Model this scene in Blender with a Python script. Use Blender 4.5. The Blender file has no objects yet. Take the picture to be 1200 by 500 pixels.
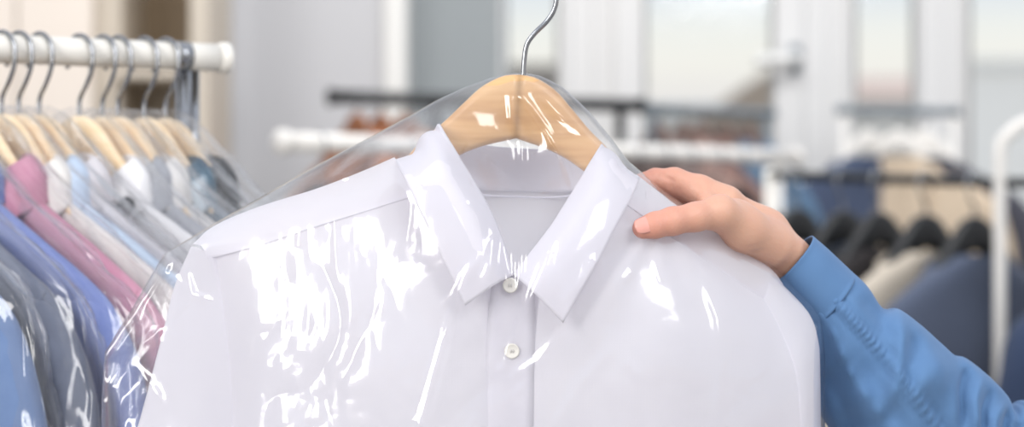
import bpy, math, random
import numpy as np
from mathutils import Vector, Matrix

rnd = random.Random(7)
SC = bpy.context.scene
COL = SC.collection
F = 2833.0          # focal length in pixels of the 1200x500 frame (85 mm on 36 mm)
H = 1.35            # eye height above the floor
Y0 = 1.89           # distance of the white shirt

# ------------------------------------------------------------------ helpers
def P(px, py, Y):
    return np.array([(px - 600) / F * Y, Y, H + (250 - py) / F * Y])

def S(px, py, dy=0.0):
    return P(px, py, Y0 + dy)

def S_arr(a):
    a = np.asarray(a, float)
    Y = Y0 + a[..., 2]
    return np.stack([(a[..., 0] - 600) / F * Y, Y, H + (250 - a[..., 1]) / F * Y], -1)

ORG = {}
def origin_of(o):
    return ORG.get(o.name, np.zeros(3))

def props(o, label=None, cat=None, group=None, kind=None):
    if label: o['label'] = label
    if cat: o['category'] = cat
    if group: o['group'] = group
    if kind: o['kind'] = kind
    return o

def thing(name, label, cat, loc=(0, 0, 0), group=None):
    o = bpy.data.objects.new(name, None)
    o.empty_display_size = 0.05
    COL.objects.link(o)
    o.location = tuple(loc)
    ORG[o.name] = np.array(loc, float)
    return props(o, label, cat, group)

def mesh(name, V, Fc, mat, parent=None, smooth=True):
    V = np.asarray(V, float).reshape(-1, 3)
    me = bpy.data.meshes.new(name)
    o = bpy.data.objects.new(name, me)
    COL.objects.link(o)
    org = np.zeros(3)
    if parent is not None:
        org = origin_of(parent)
        o.parent = parent
        ORG[o.name] = org
    me.from_pydata((V - org).tolist(), [], [tuple(int(i) for i in f) for f in Fc])
    me.update()
    if smooth:
        me.polygons.foreach_set('use_smooth', [True] * len(me.polygons))
    if mat is not None:
        me.materials.append(mat)
    return o

class MB:
    """collects shapes of ONE object"""
    def __init__(s): s.V = []; s.F = []; s.n = 0
    def add(s, V, Fc):
        V = np.asarray(V, float).reshape(-1, 3)
        s.V.append(V); s.F += [tuple(i + s.n for i in f) for f in Fc]; s.n += len(V)
        return s
    def build(s, name, mat, parent=None, smooth=True):
        return mesh(name, np.concatenate(s.V), s.F, mat, parent, smooth)

def grid_faces(n, m, closed_v=False, flip=False):
    f = []
    for i in range(n - 1):
        for j in range(m - 1 if not closed_v else m):
            a, b = i * m + j, i * m + (j + 1) % m
            c, d = (i + 1) * m + (j + 1) % m, (i + 1) * m + j
            f.append((a, b, c, d) if not flip else (d, c, b, a))
    return f

def crom(pts, n):
    """Catmull-Rom through pts (k,d) resampled at n equal steps of chord length"""
    p = np.asarray(pts, float)
    if len(p) == 2:
        t = np.linspace(0, 1, n)[:, None]
        return p[0] * (1 - t) + p[1] * t
    q = np.concatenate([[2 * p[0] - p[1]], p, [2 * p[-1] - p[-2]]])
    L = np.linalg.norm(np.diff(p, axis=0), axis=1)
    s = np.concatenate([[0], np.cumsum(L)])
    u = np.linspace(0, s[-1], n)
    k = np.clip(np.searchsorted(s, u, side='right') - 1, 0, len(L) - 1)
    t = ((u - s[k]) / np.maximum(L[k], 1e-9))[:, None]
    p0, p1, p2, p3 = q[k], q[k + 1], q[k + 2], q[k + 3]
    return .5 * ((2 * p1) + (-p0 + p2) * t + (2 * p0 - 5 * p1 + 4 * p2 - p3) * t ** 2 + (-p0 + 3 * p1 - 3 * p2 + p3) * t ** 3)

def skin(curves, nu, nv):
    """smooth surface through a list of curves -> (nv, nu, d)"""
    C = np.array([crom(c, nu) for c in curves])
    k = len(C)
    if k == 2:
        t = np.linspace(0, 1, nv)[:, None, None]
        return C[0] * (1 - t) + C[1] * t
    q = np.concatenate([[2 * C[0] - C[1]], C, [2 * C[-1] - C[-2]]])
    u = np.linspace(0, k - 1, nv)
    i = np.clip(u.astype(int), 0, k - 2)
    t = (u - i)[:, None, None]
    p0, p1, p2, p3 = q[i], q[i + 1], q[i + 2], q[i + 3]
    return .5 * ((2 * p1) + (-p0 + p2) * t + (2 * p0 - 5 * p1 + 4 * p2 - p3) * t ** 2 + (-p0 + 3 * p1 - 3 * p2 + p3) * t ** 3)

def tube(pts, r, n=10, res=40, cap=True):
    p = crom(pts, res) if res else np.asarray(pts, float)
    m = len(p)
    rr = np.full(m, r) if np.isscalar(r) else np.interp(np.linspace(0, 1, m), np.linspace(0, 1, len(r)), r)
    T = np.gradient(p, axis=0); T /= np.linalg.norm(T, axis=1)[:, None] + 1e-12
    ref = np.array([0, 0, 1.0]) if abs(T[0][2]) < .9 else np.array([1.0, 0, 0])
    N = np.cross(T[0], ref); N /= np.linalg.norm(N)
    a = np.linspace(0, 2 * np.pi, n, endpoint=False)
    V = []
    for i in range(m):
        N = N - T[i] * np.dot(N, T[i]); N /= np.linalg.norm(N)
        B = np.cross(T[i], N)
        V.append(p[i] + rr[i] * (np.cos(a)[:, None] * N + np.sin(a)[:, None] * B))
    Fc = grid_faces(m, n, True)
    if cap:
        Fc.append(tuple(range(n - 1, -1, -1))); Fc.append(tuple((m - 1) * n + j for j in range(n)))
    return np.concatenate(V), Fc

def box(lo, hi, bev=0.0):
    lo = np.array(lo, float); hi = np.array(hi, float)
    b = min(bev, (hi - lo).min() * .45)
    if b <= 0:
        V = [(x, y, z) for z in (lo[2], hi[2]) for y in (lo[1], hi[1]) for x in (lo[0], hi[0])]
        return V, [(0, 2, 3, 1), (4, 5, 7, 6), (0, 1, 5, 4), (2, 6, 7, 3), (0, 4, 6, 2), (1, 3, 7, 5)]
    import bmesh
    bm = bmesh.new()
    bmesh.ops.create_cube(bm, size=1)
    for v in bm.verts:
        v.co = Vector(((lo + hi) / 2 + np.array(v.co) * (hi - lo)).tolist())
    bmesh.ops.bevel(bm, geom=bm.edges[:], offset=b, segments=2, affect='EDGES', profile=.5)
    bm.verts.index_update()
    V = [tuple(v.co) for v in bm.verts]; Fc = [tuple(v.index for v in f.verts) for f in bm.faces]
    bm.free()
    return V, Fc

def disc_lathe(prof, center, ax, n=24):
    """prof: (r, h) pairs, turned about the axis ax"""
    ax = np.array(ax, float); ax /= np.linalg.norm(ax)
    u = np.cross(ax, [0, 0, 1.0] if abs(ax[2]) < .9 else [1.0, 0, 0]); u /= np.linalg.norm(u)
    w = np.cross(ax, u)
    a = np.linspace(0, 2 * np.pi, n, endpoint=False)
    V = [np.array(center) + h * ax + r * (np.cos(t) * u + np.sin(t) * w) for r, h in prof for t in a]
    Fc = grid_faces(len(prof), n, True)
    Fc.append(tuple(range(n - 1, -1, -1))); Fc.append(tuple((len(prof) - 1) * n + j for j in range(n)))
    return np.array(V), Fc

_tabs = {}
def vnoise(x, y, seed=0):
    """smooth value noise, -1..1"""
    if seed not in _tabs:
        _tabs[seed] = np.random.RandomState(seed).uniform(-1, 1, (64, 64))
    T = _tabs[seed]
    xi = np.floor(x).astype(int); yi = np.floor(y).astype(int)
    fx = x - xi; fy = y - yi
    fx = fx * fx * (3 - 2 * fx); fy = fy * fy * (3 - 2 * fy)
    g = lambda a, b: T[a % 64, b % 64]
    return (g(xi, yi) * (1 - fx) + g(xi + 1, yi) * fx) * (1 - fy) + (g(xi, yi + 1) * (1 - fx) + g(xi + 1, yi + 1) * fx) * fy

def crumple(x, y, seed=0, fine=.22, med=.5):
    """creased film: sharp folds between flat facets"""
    w = vnoise(x * .7, y * .7, seed + 9)
    a = np.abs(vnoise(x + w, y * .8, seed)) + med * np.abs(vnoise(x * 2.3, y * 1.9 + w, seed + 1)) + fine * np.abs(vnoise(x * 5.1, y * 4.3, seed + 2))
    return a - .7

# ------------------------------------------------------------------ materials
def lin(c):
    return tuple(((v / 255) / 12.92 if v / 255 <= .04045 else ((v / 255 + .055) / 1.055) ** 2.4) for v in c)

def new_mat(name):
    m = bpy.data.materials.new(name); m.use_nodes = True
    return m, m.node_tree.nodes, m.node_tree.links, m.node_tree.nodes['Principled BSDF']

def mat_plain(name, rgb, rough=.5, metal=0, var=.04, scale=20, bump=0.0, spec=.5):
    m, N, L, b = new_mat(name)
    tc = N.new('ShaderNodeTexCoord'); nz = N.new('ShaderNodeTexNoise'); nz.inputs['Scale'].default_value = scale
    nz.inputs['Detail'].default_value = 3
    L.new(tc.outputs['Object'], nz.inputs['Vector'])
    mx = N.new('ShaderNodeMix'); mx.data_type = 'RGBA'
    c = lin(rgb)
    mx.inputs[6].default_value = (*[v * (1 - var) for v in c], 1); mx.inputs[7].default_value = (*[min(1, v * (1 + var)) for v in c], 1)
    L.new(nz.outputs['Fac'], mx.inputs[0]); L.new(mx.outputs[2], b.inputs['Base Color'])
    b.inputs['Roughness'].default_value = rough; b.inputs['Metallic'].default_value = metal
    b.inputs['Specular IOR Level'].default_value = spec
    if bump:
        bp = N.new('ShaderNodeBump'); bp.inputs['Strength'].default_value = bump; bp.inputs['Distance'].default_value = .002
        L.new(nz.outputs['Fac'], bp.inputs['Height']); L.new(bp.outputs['Normal'], b.inputs['Normal'])
    return m

def mat_fabric(name, rgb, rgb2=None, thread=900, twill=False, mixw=.5, rough=.85, sheen=.15, trans=0.0):
    """woven cloth: two thread colours crossing, with a fine weave relief"""
    m, N, L, b = new_mat(name)
    tc = N.new('ShaderNodeTexCoord')
    rgb2 = rgb2 or tuple(min(255, v * 1.04) for v in rgb)
    w1 = N.new('ShaderNodeTexWave'); w1.inputs['Scale'].default_value = thread / 6.28; w1.bands_direction = 'DIAGONAL' if twill else 'Z'
    w2 = N.new('ShaderNodeTexWave'); w2.inputs['Scale'].default_value = thread / 6.28; w2.bands_direction = 'X'
    nz = N.new('ShaderNodeTexNoise'); nz.inputs['Scale'].default_value = 60; nz.inputs['Detail'].default_value = 6
    for w in (w1, w2, nz): L.new(tc.outputs['Object'], w.inputs['Vector'])
    mu = N.new('ShaderNodeMath'); mu.operation = 'MULTIPLY'
    L.new(w1.outputs['Fac'], mu.inputs[0]); L.new(w2.outputs['Fac'], mu.inputs[1])
    ad = N.new('ShaderNodeMath'); ad.operation = 'MULTIPLY_ADD'; ad.inputs[1].default_value = .6
    L.new(mu.outputs[0], ad.inputs[0]); 
    n2 = N.new('ShaderNodeMath'); n2.operation = 'MULTIPLY'; n2.inputs[1].default_value = .5
    L.new(nz.outputs['Fac'], n2.inputs[0]); L.new(n2.outputs[0], ad.inputs[2])
    mx = N.new('ShaderNodeMix'); mx.data_type = 'RGBA'
    mx.inputs[6].default_value = (*lin(rgb), 1); mx.inputs[7].default_value = (*lin(rgb2), 1)
    L.new(ad.outputs[0], mx.inputs[0]); L.new(mx.outputs[2], b.inputs['Base Color'])
    bp = N.new('ShaderNodeBump'); bp.inputs['Strength'].default_value = .18; bp.inputs['Distance'].default_value = .0006
    L.new(mu.outputs[0], bp.inputs['Height']); L.new(bp.outputs['Normal'], b.inputs['Normal'])
    b.inputs['Roughness'].default_value = rough
    b.inputs['Specular IOR Level'].default_value = .25
    b.inputs['Sheen Weight'].default_value = sheen
    if trans:
        tl = N.new('ShaderNodeBsdfTranslucent'); L.new(mx.outputs[2], tl.inputs['Color'])
        mxs = N.new('ShaderNodeMixShader'); mxs.inputs[0].default_value = trans
        L.new(b.outputs[0], mxs.inputs[1]); L.new(tl.outputs[0], mxs.inputs[2])
        L.new(mxs.outputs[0], N['Material Output'].inputs['Surface'])
    return m

def mat_print(name, bg, fg, fg2, scale=28):
    m, N, L, b = new_mat(name)
    tc = N.new('ShaderNodeTexCoord')
    v = N.new('ShaderNodeTexVoronoi'); v.inputs['Scale'].default_value = scale
    nz = N.new('ShaderNodeTexNoise'); nz.inputs['Scale'].default_value = scale * .8; nz.inputs['Detail'].default_value = 4
    for t in (v, nz): L.new(tc.outputs['Object'], t.inputs['Vector'])
    r1 = N.new('ShaderNodeValToRGB'); e = r1.color_ramp.elements
    e[0].position = .42; e[0].color = (*lin(bg), 1); e[1].position = .5; e[1].color = (*lin(fg), 1)
    e2 = e.new(.62); e2.color = (*lin(fg2), 1)
    L.new(nz.outputs['Fac'], r1.inputs['Fac'])
    L.new(r1.outputs['Color'], b.inputs['Base Color']); b.inputs['Roughness'].default_value = .8
    return m

def mat_wood(name, c1, c2, c3, rot=0.0, scale=1.0):
    m, N, L, b = new_mat(name)
    tc = N.new('ShaderNodeTexCoord'); mp = N.new('ShaderNodeMapping')
    mp.inputs['Rotation'].default_value = (0, rot, 0)
    mp.inputs['Scale'].default_value = (6 * scale, 14 * scale, 75 * scale)
    L.new(tc.outputs['Object'], mp.inputs['Vector'])
    nz = N.new('ShaderNodeTexNoise'); nz.inputs['Scale'].default_value = 1; nz.inputs['Detail'].default_value = 6; nz.inputs['Distortion'].default_value = .6
    L.new(mp.outputs[0], nz.inputs['Vector'])
    r = N.new('ShaderNodeValToRGB'); e = r.color_ramp.elements
    e[0].position = .32; e[0].color = (*lin(c1), 1); e[1].position = .7; e[1].color = (*lin(c3), 1)
    x = e.new(.5); x.color = (*lin(c2), 1)
    L.new(nz.outputs['Fac'], r.inputs['Fac']); L.new(r.outputs['Color'], b.inputs['Base Color'])
    b.inputs['Roughness'].default_value = .42
    b.inputs['Coat Weight'].default_value = .15
    return m

def mat_film(name, f0=.075, rough=.09, haze=.02, tint=(.985, .985, .99), rim=.8):
    """clear thin polythene: see-through, mirror-like where it turns"""
    m, N, L, b = new_mat(name)
    N.remove(b)
    out = N['Material Output']
    lw = N.new('ShaderNodeLayerWeight'); lw.inputs['Blend'].default_value = .5
    pw = N.new('ShaderNodeMath'); pw.operation = 'POWER'; pw.inputs[1].default_value = 4.0
    L.new(lw.outputs['Facing'], pw.inputs[0])
    ma = N.new('ShaderNodeMath'); ma.operation = 'MULTIPLY_ADD'; ma.inputs[1].default_value = rim; ma.inputs[2].default_value = f0
    ma.use_clamp = True
    L.new(pw.outputs[0], ma.inputs[0])
    tr = N.new('ShaderNodeBsdfTransparent'); tr.inputs['Color'].default_value = (*tint, 1)
    gl = N.new('ShaderNodeBsdfGlossy'); gl.inputs['Roughness'].default_value = rough
    tc = N.new('ShaderNodeTexCoord'); nz = N.new('ShaderNodeTexNoise'); nz.inputs['Scale'].default_value = 45; nz.inputs['Detail'].default_value = 3
    L.new(tc.outputs['Object'], nz.inputs['Vector'])
    bp = N.new('ShaderNodeBump'); bp.inputs['Strength'].default_value = .12; bp.inputs['Distance'].default_value = .004
    L.new(nz.outputs['Fac'], bp.inputs['Height']); L.new(bp.outputs['Normal'], gl.inputs['Normal'])
    df = N.new('ShaderNodeBsdfTranslucent'); df.inputs['Color'].default_value = (.9, .9, .92, 1)
    d2 = N.new('ShaderNodeBsdfDiffuse'); d2.inputs['Color'].default_value = (.9, .9, .92, 1)
    hz = N.new('ShaderNodeMixShader'); hz.inputs[0].default_value = .5
    L.new(df.outputs[0], hz.inputs[1]); L.new(d2.outputs[0], hz.inputs[2])
    m1 = N.new('ShaderNodeMixShader'); m1.inputs[0].default_value = haze
    L.new(tr.outputs[0], m1.inputs[1]); L.new(hz.outputs[0], m1.inputs[2])
    m2 = N.new('ShaderNodeMixShader')
    L.new(ma.outputs[0], m2.inputs[0]); L.new(m1.outputs[0], m2.inputs[1]); L.new(gl.outputs[0], m2.inputs[2])
    L.new(m2.outputs[0], out.inputs['Surface'])
    return m

def mat_glass(name):
    return mat_film(name, f0=.05, rough=.01, haze=.0, tint=(.97, .98, .98))

M = {}
M['white_cloth'] = mat_fabric('white shirt cotton', (238, 236, 242), (245, 243, 247), thread=2200, sheen=.05, trans=.5)
M['white_seam'] = mat_fabric('white shirt stitching', (226, 224, 236), (234, 232, 242), thread=2200, sheen=.05)
M['pearl'] = mat_plain('pearly button', (226, 222, 214), .25, var=.06, scale=200)
M['thread'] = mat_plain('white thread', (205, 202, 200), .8)
M['wood'] = mat_wood('varnished beech', (184, 138, 90), (200, 155, 105), (212, 171, 122))
M['wood_pale'] = mat_wood('pale beech', (244, 212, 166), (248, 222, 182), (250, 230, 198))
M['chrome'] = mat_plain('steel wire', (150, 152, 156), .14, 1.0, var=.02)
M['film'] = mat_film('clear film', .10, .14, .03)
M['film_rack'] = mat_film('clear film on the rail', .06, .12, .05, rim=.35)
M['white_metal'] = mat_plain('white enamel', (232, 228, 222), .35, var=.02)
M['cream_metal'] = mat_plain('cream enamel', (226, 222, 214), .35, var=.02)
M['black_metal'] = mat_plain('black enamel', (30, 32, 34), .4)
M['slate_metal'] = mat_plain('slate grey enamel', (112, 122, 130), .4)
M['black_plastic'] = mat_plain('black plastic', (18, 19, 22), .5)
M['brown_plastic'] = mat_plain('brown stained wood', (150, 98, 68), .6)
M['dim_brown'] = mat_plain('dim brown wood', (120, 98, 90), .6)
M['blue_cloth'] = mat_fabric('blue sleeve cotton', (80, 114, 155), (95, 129, 169), thread=2600, sheen=.1)

# ------------------------------------------------------------------ SDF modelling (hand)
def surface_nets(D, org, h):
    nx, ny, nz = D.shape
    ins = D < 0
    acc = np.zeros((nx - 1, ny - 1, nz - 1, 3)); cnt = np.zeros((nx - 1, ny - 1, nz - 1))
    cs = [(a, b, c) for a in (0, 1) for b in (0, 1) for c in (0, 1)]
    sub = lambda A, c: A[c[0]:nx - 1 + c[0], c[1]:ny - 1 + c[1], c[2]:nz - 1 + c[2]]
    for i, p in enumerate(cs):
        for q in cs[i + 1:]:
            if sum(abs(a - b) for a, b in zip(p, q)) != 1: continue
            a, b = sub(D, p), sub(D, q)
            x = (a < 0) != (b < 0)
            t = np.where(x, a / np.where(x, a - b, 1), 0)
            for k in range(3):
                acc[..., k] += np.where(x, p[k] + t * (q[k] - p[k]), 0)
            cnt += x
    act = cnt > 0
    idx = -np.ones(act.shape, int); idx[act] = np.arange(act.sum())
    cell = np.argwhere(act)
    V = (cell + acc[act] / cnt[act][:, None]) * h + org
    Fc = []
    for ax in range(3):
        o1, o2 = [(1, 2), (2, 0), (0, 1)][ax]
        sl0 = [slice(1, -1)] * 3; sl0[ax] = slice(0, D.shape[ax] - 1)
        sl1 = list(sl0); sl1[ax] = slice(1, D.shape[ax])
        a = ins[tuple(sl0)]; b = ins[tuple(sl1)]
        E = np.argwhere(a != b)
        base = E.copy()
        for k in (o1, o2): base[:, k] += 1
        e1 = np.zeros(3, int); e1[o1] = 1; e2 = np.zeros(3, int); e2[o2] = 1
        g = lambda q: idx[q[:, 0], q[:, 1], q[:, 2]]
        quad = np.stack([g(base - e1 - e2), g(base - e2), g(base), g(base - e1)], 1)
        inside_first = a[E[:, 0], E[:, 1], E[:, 2]]
        quad[~inside_first] = quad[~inside_first][:, ::-1]
        Fc.append(quad)
    Fc = np.concatenate(Fc)
    return V, Fc[(Fc >= 0).all(1)]

def sd_cone(G, a, b, ra, rb):
    """tapered capsule (approximation good enough for skin)"""
    a = np.array(a, float); b = np.array(b, float)
    ab = b - a
    t = np.clip(((G - a) @ ab) / (ab @ ab), 0, 1)
    d = np.linalg.norm(G - (a + t[..., None] * ab), axis=-1)
    return d - (ra + (rb - ra) * t)

def smin(a, b, k):
    h = np.clip(.5 + .5 * (b - a) / k, 0, 1)
    return b * (1 - h) + a * h - k * h * (1 - h)

# ------------------------------------------------------------------ world, camera, light
W = bpy.data.worlds.new('sky'); SC.world = W; W.use_nodes = True
wn, wl = W.node_tree.nodes, W.node_tree.links
bg = wn['Background']
tc = wn.new('ShaderNodeTexCoord'); sx = wn.new('ShaderNodeSeparateXYZ'); rp = wn.new('ShaderNodeValToRGB')
wl.new(tc.outputs['Generated'], sx.inputs[0])
mr = wn.new('ShaderNodeMapRange'); mr.inputs[1].default_value = -.1; mr.inputs[2].default_value = .4
wl.new(sx.outputs['Z'], mr.inputs[0]); wl.new(mr.outputs[0], rp.inputs['Fac'])
el = rp.color_ramp.elements
def zpos(z): return (z + .1) / .5
el[0].position = 0; el[0].color = (.55, .54, .53, 1)
el[1].position = 1; el[1].color = (.86, .90, .98, 1)
for z, c in ((-.01, (214, 209, 208)), (.045, (224, 220, 218)), (.062, (234, 231, 224)), (.075, (231, 231, 226)), (.09, (217, 222, 227)), (.16, (228, 232, 238))):
    e = el.new(zpos(z)); e.color = (*lin(c), 1)
wl.new(rp.outputs['Color'], bg.inputs['Color'])
bg.inputs['Strength'].default_value = 1.12

cam_d = bpy.data.cameras.new('camera'); cam = bpy.data.objects.new('camera', cam_d); COL.objects.link(cam)
cam.location = (0, 0, H); cam.rotation_euler = (math.pi / 2, 0, 0)
cam_d.sensor_width = 36; cam_d.lens = 36 * F / 1200
cam_d.dof.use_dof = True; cam_d.dof.focus_distance = 1.85; cam_d.dof.aperture_fstop = 4.2
cam_d.clip_start = .05; cam_d.clip_end = 600
SC.camera = cam

def area(name, loc, target, sx_, sy_, power, col=(1, 1, 1)):
    d = bpy.data.lights.new(name, 'AREA'); d.shape = 'RECTANGLE'; d.size = sx_; d.size_y = sy_; d.energy = power; d.color = col
    o = bpy.data.objects.new(name, d); COL.objects.link(o)
    o.location = loc
    o.rotation_euler = (Vector(target) - Vector(loc)).to_track_quat('-Z', 'Y').to_euler()
    return o
area('film_key_left', (-1.86, -.02, H + .88), (-.15, 1.9, H), .8, 2.0, 60, (1, .985, .96))  # added key light for the film highlights; no window is built there
area('film_fill_right', (1.2, -.1, H + 1.8), (.2, 1.9, H), 1.0, 1.4, 34, (1, .99, .97))  # added fill from the right, also for film sparkle; no fixture is built
area('room_fill_back', (.1, 4.2, H + 2.2), (-.1, 6.4, H + .3), 1.6, .6, 44, (1, .99, .97))  # added light to brighten the back room, not a built lamp

# ------------------------------------------------------------------ setting
YB = 6.5
def bx(mb, px0, px1, py0, py1, Y, th, bev=.004):
    a = P(px0, py1, Y); b = P(px1, py0, Y)
    mb.add(*box((a[0], Y, a[2]), (b[0], Y + th, b[2]), bev))

M['grey_wall'] = mat_plain('pale grey plaster', (196, 196, 199), .9, var=.02, scale=4)
M['panel_grey'] = mat_plain('mid grey plaster', (150, 155, 157), .9, var=.03, scale=3)
M['trim_white'] = mat_plain('white trim paint', (226, 225, 222), .5, var=.01)
M['pvc'] = mat_plain('white window profile', (218, 217, 216), .35, var=.01)
M['gasket'] = mat_plain('grey rubber gasket', (158, 158, 156), .8)
M['floor'] = mat_plain('grey stone floor', (176, 172, 166), .5, var=.08, scale=6)
M['cream'] = mat_plain('cream laminate', (226, 214, 202), .5, var=.02, scale=5)
M['taupe'] = mat_plain('taupe laminate', (196, 185, 170), .6, var=.03, scale=5)
M['brown'] = mat_plain('shade-brown laminate', (142, 123, 98), .6, var=.05, scale=5)
M['glass'] = mat_glass('window glass')

mesh('floor', *box((-4, -1.5, -.1), (4, 8.2, 0)), M['floor'])['kind'] = 'structure'
mb = MB(); bx(mb, -900, 452, -700, 850, 6.25, .25, 0)
mb.build('wall_back', M['grey_wall'], smooth=False)['kind'] = 'structure'
mb = MB(); bx(mb, 449, 476, -700, 850, 6.22, .3, .006)
mb.build('trim_1', M['trim_white'], smooth=False)['kind'] = 'structure'
mb = MB(); bx(mb, 470, 596, -700, 850, 6.48, .2, 0)
mb.build('wall_pier', M['panel_grey'], smooth=False)['kind'] = 'structure'
mb = MB(); mb.add(*box((-3.4, -1, 0), (-3.2, 6.5, 3.2))); mb.build('wall_left', M['grey_wall'], smooth=False)['kind'] = 'structure'
# low wall under the windows
mb = MB(); bx(mb, 594, 1900, 560, 850, YB, .2, 0); mb.build('wall_sill', M['grey_wall'], smooth=False)['kind'] = 'structure'

win = []
def window(name, x0, x1, handle=None, left=34, right=34):
    """one casement: fixed frame, sash, gasket, pane, handle"""
    mb = MB()
    top, bot = -330, 560
    w = 30
    bx(mb, x0, x0 + w, top, bot, YB, .09); bx(mb, x1 - w, x1, top, bot, YB, .09)
    bx(mb, x0 + w, x1 - w, top, top + w, YB, .09); bx(mb, x0 + w, x1 - w, bot - w, bot, YB, .09)
    fr = mb.build(name, M['pvc'], smooth=False); fr['kind'] = 'structure'
    a0, a1 = x0 + w - 4, x1 - w + 4
    s = left
    mb = MB()
    bx(mb, a0, a0 + s, top + 24, bot - 24, YB - .025, .07); bx(mb, a1 - right, a1, top + 24, bot - 24, YB - .025, .07)
    bx(mb, a0 + s, a1 - right, top + 24, top + 60, YB - .025, .07); bx(mb, a0 + s, a1 - right, bot - 60, bot - 24, YB - .025, .07)
    sa = mb.build('sash', M['pvc'], fr, smooth=False)
    mb = MB()
    g0, g1 = a0 + s, a1 - right
    bx(mb, g0, g0 + 5, top + 60, bot - 60, YB - .01, .03, 0); bx(mb, g1 - 5, g1, top + 60, bot - 60, YB - .01, .03, 0)
    mb.build('gasket', M['gasket'], sa, smooth=False)
    mb = MB(); bx(mb, g0, g1, top + 55, bot - 55, YB + .005, .006, 0)
    mb.build('pane', M['glass'], sa, smooth=False)
    if handle:
        hx, hy = handle
        mb = MB(); bx(mb, hx - 7, hx + 7, hy - 16, hy + 18, YB - .037, .012, .004)
        hb = mb.build('handle_plate', M['slate_metal'], sa)
        p = [P(hx, hy, YB - .03), P(hx, hy, YB - .07), P(hx - 10, hy + 1, YB - .085), P(hx - 46, hy + 3, YB - .085)]
        mesh('handle', *tube(p, .016, 10, 24), M['trim_white'], sa)
    return fr
window('window_1', 470 + 90, 694, left=4, right=12)
window('window_2', 694, 968, handle=(932, 68))
window('window_3', 968, 1104, left=6, right=4)
window('window_4', 1104, 1560, left=4)
# ------------------------------------------------------------------ outside
M['pale_render'] = mat_plain('pale render', (240, 240, 238), .9, var=.02, scale=.3)
M['grey_render'] = mat_plain('grey cladding', (206, 206, 203), .9, var=.03, scale=.3)
M['tile_brown'] = mat_plain('haze-paled brown tiles', (150, 136, 122), .9, var=.12, scale=1)  # brown lightened to carry distance haze
M['tile_pink'] = mat_plain('haze-paled terracotta tiles', (226, 202, 190), .9, var=.08, scale=1)  # distance haze is put into this pale tile colour
M['slate_tile'] = mat_plain('blue grey slates', (150, 160, 166), .9, var=.1, scale=1)
M['dark_render'] = mat_plain('dark rendered wall', (120, 116, 112), .9, var=.1, scale=.5)
M['umber_render'] = mat_plain('umber rendered wall', (104, 96, 88), .9, var=.1, scale=.5)
M['bluegrey_render'] = mat_plain('blue grey rendered wall', (150, 158, 166), .9, var=.1, scale=.5)
M['pane_grey'] = mat_plain('grey window panes', (150, 156, 160), .2, var=.05, scale=1)

def house(label, x0, x1, eave, ridge, Y, wall, roofm, wins=(), gable=False, base=-8):
    A = P(x0, eave, Y); B = P(x1, eave, Y); zr = P(0, ridge, Y)[2]
    t = thing('house', label, 'building', ((A[0] + B[0]) / 2, Y + 4, base), 'houses beyond the windows')
    mesh('wall', *box((A[0], Y, base), (B[0], Y + 8, A[2])), wall, t, False)
    o = .35
    if gable:
        xm = (A[0] + B[0]) / 2
        V = [(A[0] - o, Y - o, A[2] - .1), (B[0] + o, Y - o, A[2] - .1), (xm, Y - o, zr), (A[0] - o, Y + 8 + o, A[2] - .1), (B[0] + o, Y + 8 + o, A[2] - .1), (xm, Y + 8 + o, zr)]
        Fc = [(0, 1, 2), (5, 4, 3), (0, 2, 5, 3), (2, 1, 4, 5), (1, 0, 3, 4)]
    else:
        ym = Y + 4
        V = [(A[0] - o, Y - o, A[2] - .1), (B[0] + o, Y - o, A[2] - .1), (B[0] + o, Y + 8 + o, A[2] - .1), (A[0] - o, Y + 8 + o, A[2] - .1), (A[0] - o, ym, zr), (B[0] + o, ym, zr)]
        Fc = [(0, 1, 5, 4), (2, 3, 4, 5), (1, 2, 5), (3, 0, 4), (3, 2, 1, 0)]
    mesh('roof', V, Fc, roofm, t, False)
    for (u0, u1, v0, v1) in wins:
        mb = MB(); a = P(u0, v1, Y); b = P(u1, v0, Y)
        mb.add(*box((a[0], Y - .06, a[2]), (b[0], Y + .1, b[2])))
        mb.build('window', M['pane_grey'], t, False)
    return t
house('brown-roofed house rising at the right of the middle pane', 838, 985, 138, 78, 60, M['dark_render'], M['tile_brown'], gable=True)
house('dark low house behind the narrow left pane', 585, 690, 100, 70, 130, M['umber_render'], M['umber_render'])
house('long low house with slate roof behind the middle pane', 640, 905, 132, 118, 100, M['grey_render'], M['slate_tile'])
house('house with haze-paled terracotta roof behind the right pane', 990, 1092, 112, 82, 75, M['grey_render'], M['tile_pink'])
house('pale grey block behind the far right pane', 1134, 1420, 75, 62, 110, M['pale_render'], M['grey_render'])

# shelving unit at the left
t = thing('shelving_unit', 'cream and taupe shelving unit with an open compartment browned for shade behind the rail', 'shelf', (P(60, 0, 5.6)[0], 5.75, 0))
def sb(name, px0, px1, py0, py1, Y, th, m):
    mb = MB(); bx(mb, px0, px1, py0, py1, Y, th, .004); return mb.build(name, m, t, False)
sb('door', -260, 18, -600, 920, 5.50, .03, M['cream'])
sb('door', 20, 108, -600, 920, 5.50, .03, M['cream'])
sb('side_panel', 108, 142, -600, 920, 5.55, .4, M['taupe'])
sb('side_panel', 222, 244, -600, 920, 5.50, .45, M['taupe'])
sb('back_panel', 140, 226, -600, 84, 5.9, .03, M['brown'])  # shade inside the recess is put into this brown
sb('back_panel', 140, 226, 84, 920, 5.85, .03, M['taupe'])
sb('shelf_board', 138, 226, 80, 92, 5.5, .42, M['taupe'])
sb('shelf_board', 138, 226, 300, 312, 5.5, .42, M['taupe'])

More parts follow.
